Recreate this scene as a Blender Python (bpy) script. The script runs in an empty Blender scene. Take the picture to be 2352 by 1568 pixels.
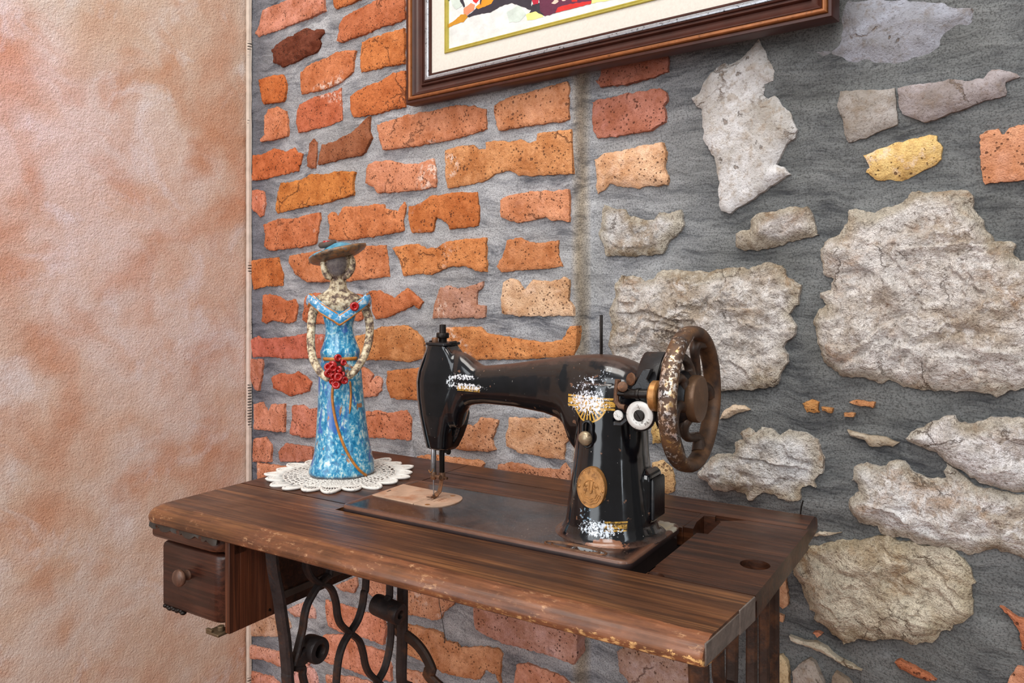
import bpy, bmesh, math, random
import numpy as np
from mathutils import Vector, Matrix, noise as mn
from mathutils.geometry import delaunay_2d_cdt
random.seed(7)
SC = bpy.context.scene
COL = SC.collection
PI = math.pi

# ------------------------------------------------------------------ places
# The camera stands level, 1.02 m up and about 1 m off the stone wall (y = 0).
F, CX, HY = 1825., 1176., 650.
CAMZ, CAMY = 1.02, -.985
wc, ws = 2226/2879., 1825/2879.            # camera right vector in the room
ta, tb = 2921/3444.3, 1825/3444.3          # camera axes in the table's own frame (a along, b back)
TROT = math.atan2(ws*ta-wc*tb, wc*ta+ws*tb)
TOP = .75                                  # table top height

def room(X, d, z):
    return Vector((wc*X-ws*d, CAMY+ws*X+wc*d, z))
def t2w(a, b, z):
    return room(ta*a+tb*b, -tb*a+ta*b, z)
def on_wall(u, v, y=0.):
    X, Z = (u-CX)/F, -(v-HY)/F
    k = (y-CAMY)/(ws*X+wc)
    p = room(X*k, k, CAMZ+Z*k)
    return p.x, p.z
def uv_z(u, v, z=TOP):
    X, Z = (u-CX)/F, -(v-HY)/F
    k = (z-CAMZ)/Z
    return ta*X*k-tb*k, tb*X*k+ta*k
def uv_b(u, v, b):
    X, Z = (u-CX)/F, -(v-HY)/F
    k = b/(tb*X+ta)
    return ta*X*k-tb*k, CAMZ+Z*k
def uv_a(u, v, a):
    X, Z = (u-CX)/F, -(v-HY)/F
    k = a/(ta*X-tb)
    return tb*X*k+ta*k, CAMZ+Z*k

# ------------------------------------------------------------------ colours and materials
def lin(c):
    c = c/255.
    return c/12.92 if c <= .04045 else ((c+.055)/1.055)**2.4
def rgb(r, g, b): return (lin(r), lin(g), lin(b), 1.)

class NT:
    """small helper for writing node materials"""
    def __init__(s, name, rough=.5, metal=0., spec=.5, coat=0.):
        s.m = bpy.data.materials.new(name); s.m.use_nodes = True
        s.t = s.m.node_tree; s.n = s.t.nodes; s.l = s.t.links
        s.b = s.n['Principled BSDF']
        s.b.inputs['Roughness'].default_value = rough
        s.b.inputs['Metallic'].default_value = metal
        s.b.inputs['Specular IOR Level'].default_value = spec
        s.b.inputs['Coat Weight'].default_value = coat
        s._tc = None
    def put(s, sock, val):
        if isinstance(val, bpy.types.NodeSocket): s.l.new(val, sock)
        elif val is not None:
            if hasattr(sock.default_value, '__len__') and not hasattr(val, '__len__'):
                val = [val]*len(sock.default_value)
            sock.default_value = val
    def coord(s, scale=(1, 1, 1), loc=(0, 0, 0), rot=(0, 0, 0)):
        if s._tc is None: s._tc = s.n.new('ShaderNodeTexCoord')
        mp = s.n.new('ShaderNodeMapping')
        mp.inputs['Scale'].default_value = scale; mp.inputs['Location'].default_value = loc
        mp.inputs['Rotation'].default_value = rot
        s.l.new(s._tc.outputs['Object'], mp.inputs['Vector'])
        return mp.outputs['Vector']
    def pos(s):
        if s._tc is None: s._tc = s.n.new('ShaderNodeTexCoord')
        return s._tc.outputs['Object']
    def noise(s, vec, scale=5, detail=4, rough=.55, dist=0., out='Fac'):
        n = s.n.new('ShaderNodeTexNoise')
        s.put(n.inputs['Vector'], vec); n.inputs['Scale'].default_value = scale
        n.inputs['Detail'].default_value = detail; n.inputs['Roughness'].default_value = rough
        n.inputs['Distortion'].default_value = dist
        return n.outputs[out]
    def voro(s, vec, scale=5, feature='F1', out='Distance', rnd=1.):
        n = s.n.new('ShaderNodeTexVoronoi'); n.feature = feature
        s.put(n.inputs['Vector'], vec); n.inputs['Scale'].default_value = scale
        n.inputs['Randomness'].default_value = rnd
        return n.outputs[out]
    def ramp(s, fac, stops, interp='LINEAR'):
        n = s.n.new('ShaderNodeValToRGB'); cr = n.color_ramp; cr.interpolation = interp
        while len(cr.elements) < len(stops): cr.elements.new(.5)
        for e, (p, c) in zip(cr.elements, stops):
            e.position = p
            e.color = c if hasattr(c, '__len__') else (c, c, c, 1)
        s.put(n.inputs['Fac'], fac)
        return n.outputs['Color']
    def math(s, op, a, b=None, c=None, clamp=False):
        n = s.n.new('ShaderNodeMath'); n.operation = op; n.use_clamp = clamp
        s.put(n.inputs[0], a)
        if b is not None: s.put(n.inputs[1], b)
        if c is not None: s.put(n.inputs[2], c)
        return n.outputs[0]
    def vmath(s, op, a, b=None, out=0):
        n = s.n.new('ShaderNodeVectorMath'); n.operation = op
        s.put(n.inputs[0], a)
        if b is not None: s.put(n.inputs[1], b)
        return n.outputs[out]
    def sep(s, vec):
        n = s.n.new('ShaderNodeSeparateXYZ'); s.put(n.inputs[0], vec); return n.outputs
    def mix(s, fac, a, b, mode='MIX'):
        n = s.n.new('ShaderNodeMix'); n.data_type = 'RGBA'; n.blend_type = mode
        s.put(n.inputs[0], fac); s.put(n.inputs[6], a); s.put(n.inputs[7], b)
        return n.outputs[2]
    def attr(s, name):
        n = s.n.new('ShaderNodeAttribute'); n.attribute_name = name; return n.outputs['Color']
    def normal(s):
        n = s.n.new('ShaderNodeNewGeometry'); return n.outputs['Normal']
    def bump(s, h, strength=.5, dist=.002, prev=None):
        n = s.n.new('ShaderNodeBump'); n.inputs['Strength'].default_value = strength
        n.inputs['Distance'].default_value = dist
        s.put(n.inputs['Height'], h)
        if prev is not None: s.l.new(prev, n.inputs['Normal'])
        s.l.new(n.outputs[0], s.b.inputs['Normal'])
        return n.outputs[0]
    def blob(s, c, r):
        """1 in the middle of an ellipsoid, 0 at its rim"""
        v = s.vmath('SUBTRACT', s.pos(), c)
        v = s.vmath('DIVIDE', v, r)
        l = s.vmath('LENGTH', v, out=1)
        return s.math('SUBTRACT', 1., l, clamp=True)
    def color(s, v): s.put(s.b.inputs['Base Color'], v); return s
    def rough(s, v): s.put(s.b.inputs['Roughness'], v); return s
    def metal(s, v): s.put(s.b.inputs['Metallic'], v); return s

def scaled(c, k): return tuple(x*k for x in c[:3])+(1.,)

def mat_brick():
    m = NT('fired_brick', rough=.9, spec=.25)
    t = m.attr('tint'); P = m.pos()
    n1 = m.noise(P, 26, 5, .6); n2 = m.noise(P, 130, 4, .62); n3 = m.noise(P, 520, 3, .65); n4 = m.noise(m.vmath('ADD', P, (3, 1, 5)), 48, 5, .65)
    c = m.mix(m.ramp(n1, [(.34, 0), (.66, 1)]), m.mix(1., t, rgb(222, 205, 190), 'MULTIPLY'), m.mix(1., t, (1.12, 1.18, 1.3, 1), 'MULTIPLY'))
    c = m.mix(m.math('MULTIPLY', m.ramp(n2, [(.5, 0), (.7, 1)]), .5), c, m.mix(1., t, rgb(178, 150, 132), 'MULTIPLY'))
    c = m.mix(m.math('MULTIPLY', m.ramp(n4, [(.52, 0), (.7, 1)]), .4), c, m.mix(1., t, (1.25, 1.42, 1.85, 1), 'MULTIPLY'))
    c = m.mix(m.math('MULTIPLY', m.ramp(n3, [(.36, 1), (.5, 0)]), .4), c, m.mix(1., t, rgb(160, 126, 112), 'MULTIPLY'))
    # pale lime blooms in a few places
    wl = m.math('MULTIPLY', m.ramp(m.noise(m.vmath('ADD', P, (8, 3, 2)), 9, 3, .5), [(.62, 0), (.68, 1)]), m.ramp(m.noise(P, 95, 5, .7), [(.5, 0), (.6, 1)]))
    c = m.mix(m.math('MULTIPLY', wl, .75), c, rgb(236, 214, 200))
    pv = m.math('ADD', m.voro(P, 190), m.math('MULTIPLY', m.math('SUBTRACT', n4, .5), 1.1))
    pit = m.ramp(pv, [(.10, 1), (.2, 0)])
    pit2 = m.ramp(m.math('ADD', m.voro(m.vmath('ADD', P, (2, 2, 2)), 75), m.math('MULTIPLY', m.math('SUBTRACT', n2, .5), .6)), [(.06, 1), (.13, 0)])
    pit = m.math('MAXIMUM', pit, pit2)
    w = m.vmath('ADD', P, m.vmath('MULTIPLY', m.vmath('SUBTRACT', m.noise(P, 40, 4, .6, out='Color'), (.5, .5, .5)), (.035, .035, .035)))
    cr = m.math('MULTIPLY', m.ramp(m.voro(w, 11, 'DISTANCE_TO_EDGE'), [(.0, 1), (.022, 0)]), m.ramp(m.noise(P, 13, 2), [(.6, 0), (.63, 1)]))
    c = m.mix(m.math('MULTIPLY', pit, .75), c, rgb(84, 50, 38))
    c = m.mix(m.math('MULTIPLY', cr, .6), c, rgb(96, 56, 40))
    m.color(c)
    h = m.math('ADD', m.math('MULTIPLY', n2, 1.1), m.math('MULTIPLY', n3, .5))
    h = m.math('ADD', h, m.math('MULTIPLY', n4, 1.2))
    h = m.math('SUBTRACT', h, m.math('MULTIPLY', m.math('MAXIMUM', pit, cr), 1.3))
    m.bump(h, .8, .0028)
    return m.m

def mat_stone():
    m = NT('rough_limestone', rough=.92, spec=.2)
    t = m.attr('tint'); P = m.pos()
    n1 = m.noise(P, 13, 5, .6, .4); n2 = m.noise(P, 64, 6, .68, .5); n3 = m.noise(P, 230, 4, .68); n5 = m.noise(P, 760, 3, .7)
    n4 = m.noise(m.coord((1, 1, 1), (3, 1, 7)), 20, 6, .65, .6)
    c = m.mix(m.ramp(n1, [(.38, 0), (.6, 1)]), m.mix(1., t, rgb(246, 236, 224), 'MULTIPLY'), m.mix(1., t, (1.4, 1.47, 1.58, 1), 'MULTIPLY'))
    c = m.mix(m.math('MULTIPLY', m.ramp(n4, [(.54, 0), (.68, 1)]), .65), c, m.mix(1., t, rgb(228, 186, 144), 'MULTIPLY'))
    c = m.mix(m.math('MULTIPLY', m.ramp(n2, [(.47, 0), (.62, 1)]), .75), c, m.mix(1., t, (1.7, 1.8, 1.95, 1), 'MULTIPLY'))
    c = m.mix(m.math('MULTIPLY', m.ramp(n3, [(.35, 1), (.46, 0)]), .6), c, rgb(112, 96, 80))
    c = m.mix(m.math('MULTIPLY', m.ramp(n5, [(.38, 1), (.5, 0)]), .45), c, m.mix(1., t, rgb(130, 118, 106), 'MULTIPLY'))
    w = m.vmath('ADD', P, m.vmath('MULTIPLY', m.vmath('SUBTRACT', m.noise(P, 30, 5, .65, out='Color'), (.5, .5, .5)), (.05, .05, .05)))
    cr = m.math('MULTIPLY', m.ramp(m.voro(w, 20, 'DISTANCE_TO_EDGE'), [(.0, 1), (.03, 0)]), m.ramp(m.noise(P, 17, 3), [(.56, 0), (.62, 1)]))
    c = m.mix(m.math('MULTIPLY', cr, .6), c, rgb(110, 84, 62))
    m.color(c)
    rg = m.math('ABSOLUTE', m.math('SUBTRACT', m.noise(P, 70, 6, .64, .8), .5))
    rg2 = m.math('ABSOLUTE', m.math('SUBTRACT', m.noise(m.coord((1, 1, 1.6), (2, 2, 2)), 30, 6, .62, .8), .5))
    h = m.math('ADD', m.math('MULTIPLY', rg, -2.2), m.math('ADD', m.math('MULTIPLY', n3, .7), m.math('MULTIPLY', n5, .2)))
    h = m.math('ADD', h, m.math('ADD', m.math('MULTIPLY', n2, 1.1), m.math('MULTIPLY', rg2, -2.6)))
    h = m.math('SUBTRACT', h, m.math('MULTIPLY', cr, .7))
    m.bump(h, 1., .0066)
    return m.m

def mat_slate():
    m = NT('smooth_fieldstone', rough=.85, spec=.25)
    t = m.attr('tint'); P = m.pos()
    n1 = m.noise(P, 18, 5, .6, .6); n2 = m.noise(P, 80, 6, .65, .4); n3 = m.noise(P, 380, 4, .68)
    c = m.mix(m.ramp(n1, [(.35, 0), (.65, 1)]), m.mix(1., t, rgb(222, 216, 208), 'MULTIPLY'), m.mix(1., t, (1.3, 1.31, 1.36, 1), 'MULTIPLY'))
    c = m.mix(m.math('MULTIPLY', m.ramp(n2, [(.5, 0), (.64, 1)]), .55), c, m.mix(1., t, rgb(206, 184, 158), 'MULTIPLY'))
    c = m.mix(m.math('MULTIPLY', m.ramp(n3, [(.34, 1), (.46, 0)]), .5), c, m.mix(1., t, rgb(130, 118, 108), 'MULTIPLY'))
    w = m.vmath('ADD', P, m.vmath('MULTIPLY', m.vmath('SUBTRACT', m.noise(P, 30, 5, .65, out='Color'), (.5, .5, .5)), (.05, .05, .05)))
    cr = m.math('MULTIPLY', m.ramp(m.voro(w, 13, 'DISTANCE_TO_EDGE'), [(.0, 1), (.03, 0)]), m.ramp(m.noise(P, 15, 3), [(.5, 0), (.56, 1)]))
    ps = m.ramp(m.math('ADD', m.voro(m.vmath('ADD', P, (5, 1, 2)), 42), m.math('MULTIPLY', m.math('SUBTRACT', n2, .5), 1.4)), [(.02, 1), (.1, 0)])
    k = m.math('MAXIMUM', cr, ps)
    c = m.mix(m.math('MULTIPLY', k, .65), c, rgb(116, 94, 72))
    m.color(c)
    m.bump(m.math('SUBTRACT', m.math('ADD', m.math('MULTIPLY', n2, 1.3), m.math('MULTIPLY', n3, .5)), m.math('MULTIPLY', k, .8)), .85, .0036)
    return m.m

def mat_mortar():
    m = NT('brushed_mortar', rough=.93, spec=.2)
    t = m.attr('tint'); P = m.pos()
    v = m.vmath('ADD', m.coord((1, 1, 1)), m.vmath('MULTIPLY', m.vmath('SUBTRACT', m.noise(P, 9, 3, .5, out='Color'), (.5, .5, .5)), (.05, .0, .05)))
    mp = m.n.new('ShaderNodeMapping'); mp.inputs['Scale'].default_value = (34, 60, 240); m.l.new(v, mp.inputs['Vector'])
    st = m.noise(mp.outputs[0], 1, 5, .65, .6)
    mp2 = m.n.new('ShaderNodeMapping'); mp2.inputs['Scale'].default_value = (10, 30, 46); m.l.new(v, mp2.inputs['Vector'])
    st2 = m.noise(mp2.outputs[0], 1, 5, .6, .5)
    n1 = m.noise(P, 7, 4, .55, .5); n2 = m.noise(P, 480, 3, .7); n5 = m.noise(P, 30, 5, .65)
    c = m.mix(m.ramp(st2, [(.36, 0), (.64, 1)]), m.mix(1., t, rgb(162, 164, 172), 'MULTIPLY'), m.mix(1., t, (1.7, 1.7, 1.68, 1), 'MULTIPLY'))
    c = m.mix(m.math('MULTIPLY', m.ramp(st, [(.4, 0), (.62, 1)]), .55), c, m.mix(1., t, (1.55, 1.55, 1.52, 1), 'MULTIPLY'))
    c = m.mix(m.math('MULTIPLY', m.ramp(n1, [(.45, 0), (.66, 1)]), .5), c, m.mix(1., t, (1.3, 1.27, 1.18, 1), 'MULTIPLY'))
    c = m.mix(m.math('MULTIPLY', m.ramp(n2, [(.38, 1), (.52, 0)]), .6), c, m.mix(1., t, rgb(130, 130, 130), 'MULTIPLY'))
    c = m.mix(m.math('MULTIPLY', m.ramp(n5, [(.6, 0), (.76, 1)]), .5), c, m.mix(1., t, (1.9, 1.92, 1.95, 1), 'MULTIPLY'))
    m.color(c)
    h = m.math('ADD', m.math('MULTIPLY', st, 1.), m.math('MULTIPLY', n2, .45))
    h = m.math('ADD', h, m.math('ADD', m.math('MULTIPLY', st2, 1.6), m.math('MULTIPLY', n5, .8)))
    m.bump(h, .7, .0026)
    return m.m

def mat_plaster():
    m = NT('sponged_peach_plaster', rough=.9, spec=.2)
    P = m.pos()
    w = m.vmath('ADD', P, m.vmath('MULTIPLY', m.noise(P, 5., 3, .5, out='Color'), (.06, .06, .06)))
    n1 = m.noise(w, 6.5, 4, .5, .3); n2 = m.noise(m.vmath('ADD', w, (4, 2, 9)), 8., 5, .52, .3)
    n3 = m.noise(P, 215, 4, .68); n4 = m.noise(P, 520, 3, .6)
    c = m.ramp(n1, [(.3, rgb(206, 162, 136)), (.45, rgb(214, 186, 166)), (.58, rgb(220, 202, 190)), (.75, rgb(208, 168, 142))])
    c = m.mix(m.math('MULTIPLY', m.ramp(n2, [(.5, 0), (.7, 1)]), .75), c, rgb(198, 142, 108))
    n6 = m.noise(m.vmath('ADD', w, (9, 5, 1)), 8.5, 6, .62, .5)
    c = m.mix(m.math('MULTIPLY', m.ramp(n6, [(.55, 0), (.72, 1)]), .8), c, rgb(228, 220, 218))
    # whiter stripe of plaster along the stop bead
    y = m.sep(P)[1]
    e = m.ramp(m.math('ADD', m.math('MULTIPLY', y, 10.), m.math('MULTIPLY', n1, .9)), [(-.0, 0), (.3, .9)])
    c = m.mix(m.math('MULTIPLY', e, .75), c, rgb(238, 220, 206))
    m.color(c)
    m.bump(m.math('ADD', n3, m.math('MULTIPLY', n4, .3)), .9, .0042)
    return m.m

def mat_wood(name, dark, mid, light, axis=0, rough=.42, wear=None, scale=1.):
    m = NT(name, rough=rough, spec=.4)
    sc = [150*scale, 150*scale, 150*scale]; sc[axis] = 4*scale
    P = m.pos()
    v = m.coord(tuple(sc))
    g = m.noise(v, 1., 6, .65, 1.2)
    sc2 = [34*scale, 34*scale, 34*scale]; sc2[axis] = 2.2*scale
    g2 = m.noise(m.coord(tuple(sc2), (2, 5, 1)), 1., 4, .55, 1.6)
    n = m.noise(P, 9, 4, .55, .4)
    c = m.ramp(g2, [(.3, dark), (.5, mid), (.72, light)])
    c = m.mix(m.math('MULTIPLY', m.ramp(g, [(.42, 1), (.56, 0)]), .75), c, scaled(dark, .8))
    c = m.mix(m.math('MULTIPLY', m.ramp(n, [(.42, 0), (.7, 1)]), .55), c, scaled(dark, .8))
    sp = m.noise(P, 240, 4, .7)
    c = m.mix(m.math('MULTIPLY', m.ramp(sp, [(.7, 0), (.76, 1)]), .5), c, rgb(196, 160, 124))
    if wear:
        c = wear(m, c)
    m.color(c)
    m.rough(m.ramp(n, [(.3, rough-.1), (.7, rough+.12)]))
    m.bump(g, .35, .0009)
    return m.m

def mat_plain(name, c, rough=.5, metal=0., var=.25, scale=60, bump=.2, bd=.001, spec=.5, spots=None, coat=0.):
    m = NT(name, rough=rough, metal=metal, spec=spec, coat=coat)
    P = m.pos()
    n = m.noise(P, scale, 5, .6)
    col = m.mix(m.ramp(n, [(.3, 0), (.7, 1)]), scaled(c, 1-var), scaled(c, 1+var))
    if spots:
        sc_, lo, hi, col2, amt = spots
        k = m.math('MULTIPLY', m.ramp(m.noise(P, sc_, 6, .68), [(lo, 0), (hi, 1)]), amt)
        col = m.mix(k, col, col2)
    m.color(col)
    if bump: m.bump(m.noise(P, scale*3, 3, .6), bump, bd)
    return m.m

# ------------------------------------------------------------------ mesh helpers
class MB:
    def __init__(s): s.v = []; s.f = []; s.mi = []
    def add(s, vs, fs, mi=0):
        o = len(s.v); s.v += [tuple(p) for p in vs]
        for q in fs: s.f.append([i+o for i in q]); s.mi.append(mi)
        return s
    def box(s, lo, hi, mi=0):
        x0, y0, z0 = lo; x1, y1, z1 = hi
        return s.add([(x0,y0,z0),(x1,y0,z0),(x1,y1,z0),(x0,y1,z0),(x0,y0,z1),(x1,y0,z1),(x1,y1,z1),(x0,y1,z1)],
                     [(0,3,2,1),(4,5,6,7),(0,1,5,4),(1,2,6,5),(2,3,7,6),(3,0,4,7)], mi)
    def loft(s, rings, caps=True, closed=False, mi=0):
        n = len(rings[0]); vs = [p for r in rings for p in r]; fs = []
        m = len(rings)
        for i in range(m if closed else m-1):
            for j in range(n):
                k = (j+1) % n; i2 = (i+1) % m
                fs.append((i*n+j, i*n+k, i2*n+k, i2*n+j))
        if caps and not closed:
            fs.append(tuple(reversed(range(n)))); fs.append(tuple(range((m-1)*n, m*n)))
        return s.add(vs, fs, mi)
    def lathe(s, c, axis, prof, n=28, mi=0, caps=True):
        ax = Vector(axis).normalized()
        u = ax.orthogonal().normalized(); w = ax.cross(u); c = Vector(c)
        rings = [[c+ax*h+(u*math.cos(2*PI*k/n)+w*math.sin(2*PI*k/n))*max(r, 1e-5) for k in range(n)] for r, h in prof]
        return s.loft(rings, caps, mi=mi)
    def cyl(s, p0, p1, r, n=20, mi=0, bev=0.):
        p0 = Vector(p0); p1 = Vector(p1); L = (p1-p0).length
        pr = [(r, 0), (r, L)] if not bev else [(r-bev, 0), (r-.3*bev, .3*bev), (r, bev), (r, L-bev), (r-.3*bev, L-.3*bev), (r-bev, L)]
        return s.lathe(p0, p1-p0, pr, n, mi)
    def ball(s, c, r, n=20, m=12, mi=0):
        r = r if hasattr(r, '__len__') else (r, r, r)
        rings = []
        for i in range(m+1):
            t = PI*i/m
            rings.append([(c[0]+r[0]*max(math.sin(t), 1e-4)*math.cos(2*PI*k/n), c[1]+r[1]*max(math.sin(t), 1e-4)*math.sin(2*PI*k/n), c[2]-r[2]*math.cos(t)) for k in range(n)])
        return s.loft(rings, True, mi=mi)
    def sweep(s, path, sec, up=None, closed=False, scale=None, mi=0, caps=True):
        """sec: list of (side, up) offsets; up: a fixed vector the section keeps to"""
        P = [Vector(p) for p in path]; n = len(P); rings = []; prev = None
        for i in range(n):
            a = P[(i-1) % n] if (closed or i > 0) else P[i]
            b = P[(i+1) % n] if (closed or i < n-1) else P[i]
            t = (b-a).normalized()
            if up is not None:
                side = t.cross(Vector(up)).normalized(); uu = side.cross(t).normalized()
            else:
                if prev is None: prev = t.orthogonal()
                uu = (prev-t*prev.dot(t)).normalized(); prev = uu; side = t.cross(uu)
            k = 1. if scale is None else scale[i]
            rings.append([P[i]+side*(q[0]*k)+uu*(q[1]*k) for q in sec])
        return s.loft(rings, caps and not closed, closed, mi)
    def tube(s, path, r, n=10, up=None, closed=False, mi=0):
        rr = r if hasattr(r, '__len__') else [r]*len(path)
        sec = [(math.cos(2*PI*k/n), math.sin(2*PI*k/n)) for k in range(n)]
        return s.sweep(path, sec, up, closed, rr, mi)
    def bar(s, path, w, h, up, closed=False, rnd=.3):
        """flat bar with eased corners: w across, h along up"""
        e = min(w, h)*rnd
        x, y = w/2, h/2
        sec = [(x-e, -y), (x, -y+e), (x, y-e), (x-e, y), (-x+e, y), (-x, y-e), (-x, -y+e), (-x+e, -y)]
        return s.sweep(path, sec, up, closed)

def smooth_path(pts, n=8):
    """Catmull-Rom through points"""
    P = [Vector(p) for p in pts]; out = []
    for i in range(len(P)-1):
        p0 = P[max(i-1, 0)]; p1 = P[i]; p2 = P[i+1]; p3 = P[min(i+2, len(P)-1)]
        for k in range(n):
            t = k/n
            out.append(.5*((2*p1)+(-p0+p2)*t+(2*p0-5*p1+4*p2-p3)*t*t+(-p0+3*p1-3*p2+p3)*t**3))
    out.append(P[-1]); return out

def mesh_obj(name, v, f, mats, parent=None, mi=None, smooth=40, bevel=0., base=(0, 0, 0), seg=2, fix=True):
    me = bpy.data.meshes.new(name)
    bx, by, bz = base
    me.from_pydata([(p[0]-bx, p[1]-by, p[2]-bz) for p in v], [], f)
    mats = mats if isinstance(mats, (list, tuple)) else [mats]
    for m in mats: me.materials.append(m)
    if mi is not None and len(mats) > 1: me.polygons.foreach_set('material_index', mi)
    if fix:
        bm = bmesh.new(); bm.from_mesh(me)
        bmesh.ops.recalc_face_normals(bm, faces=bm.faces); bm.to_mesh(me); bm.free()
    if smooth:
        me.shade_smooth(); me.set_sharp_from_angle(angle=math.radians(smooth))
    o = bpy.data.objects.new(name, me); COL.objects.link(o)
    if parent is not None: o.parent = parent
    if bevel:
        b = o.modifiers.new('edge', 'BEVEL'); b.width = bevel; b.segments = seg; b.limit_method = 'ANGLE'; b.angle_limit = math.radians(40)
        b.harden_normals = False
    return o

BASES = {}
def thing(name, label, cat, loc, rotz=0., base=(0, 0, 0), group=None):
    o = bpy.data.objects.new(name, None); COL.objects.link(o)
    o.empty_display_size = .05
    o.location = loc; o.rotation_euler = (0, 0, rotz)
    o['label'] = label; o['category'] = cat
    if group: o['group'] = group
    BASES[o.name] = base
    return o
def part(name, mb, mats, parent, label=None, **kw):
    r = parent
    while r.parent is not None: r = r.parent
    o = mesh_obj(name, mb.v, mb.f, mats, parent, mb.mi, base=BASES[r.name], **kw)
    if label: o['label'] = label
    return o
def table_thing(name, label, cat, a, b, z, **kw):
    return thing(name, label, cat, t2w(a, b, z), TROT, (a, b, z), **kw)
def single(name, mb, mats, label, cat, a, b, z, **kw):
    o = mesh_obj(name, mb.v, mb.f, mats, None, mb.mi, base=(a, b, z), **kw)
    o.location = t2w(a, b, z); o.rotation_euler = (0, 0, TROT)
    o['label'] = label; o['category'] = cat
    return o
def structure(name, v, f, mats, mi=None, **kw):
    o = mesh_obj(name, v, f, mats, None, mi, **kw); o['kind'] = 'structure'; return o

def baked(mb, mods, name='tmp'):
    """mesh data of a builder after modifiers: returns (verts, faces)"""
    o = mesh_obj(name, mb.v, mb.f, [], smooth=0)
    for typ, kw in mods:
        m = o.modifiers.new('m', typ)
        for k, val in kw.items(): setattr(m, k, val)
    dg = bpy.context.evaluated_depsgraph_get(); dg.update()
    ev = o.evaluated_get(dg); me = ev.to_mesh()
    v = [tuple(p.co) for p in me.vertices]; f = [list(p.vertices) for p in me.polygons]
    ev.to_mesh_clear()
    me = o.data; bpy.data.objects.remove(o); bpy.data.meshes.remove(me)
    r = MB(); r.add(v, f); return r
def fuse(mb, voxel, it=6, fac=.5):
    return baked(mb, [('REMESH', dict(mode='VOXEL', voxel_size=voxel)), ('SMOOTH', dict(iterations=it, factor=fac))])
def carve(mb, cut):
    c = mesh_obj('cut', cut.v, cut.f, [], smooth=0)
    r = baked(mb, [('BOOLEAN', dict(operation='DIFFERENCE', object=c, solver='EXACT'))])
    me = c.data; bpy.data.objects.remove(c); bpy.data.meshes.remove(me)
    return r

# ------------------------------------------------------------------ the room
M_BRICK, M_STONE, M_SLATE, M_MORTAR = mat_brick(), mat_stone(), mat_slate(), mat_mortar()
M_PLASTER = mat_plaster()

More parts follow.
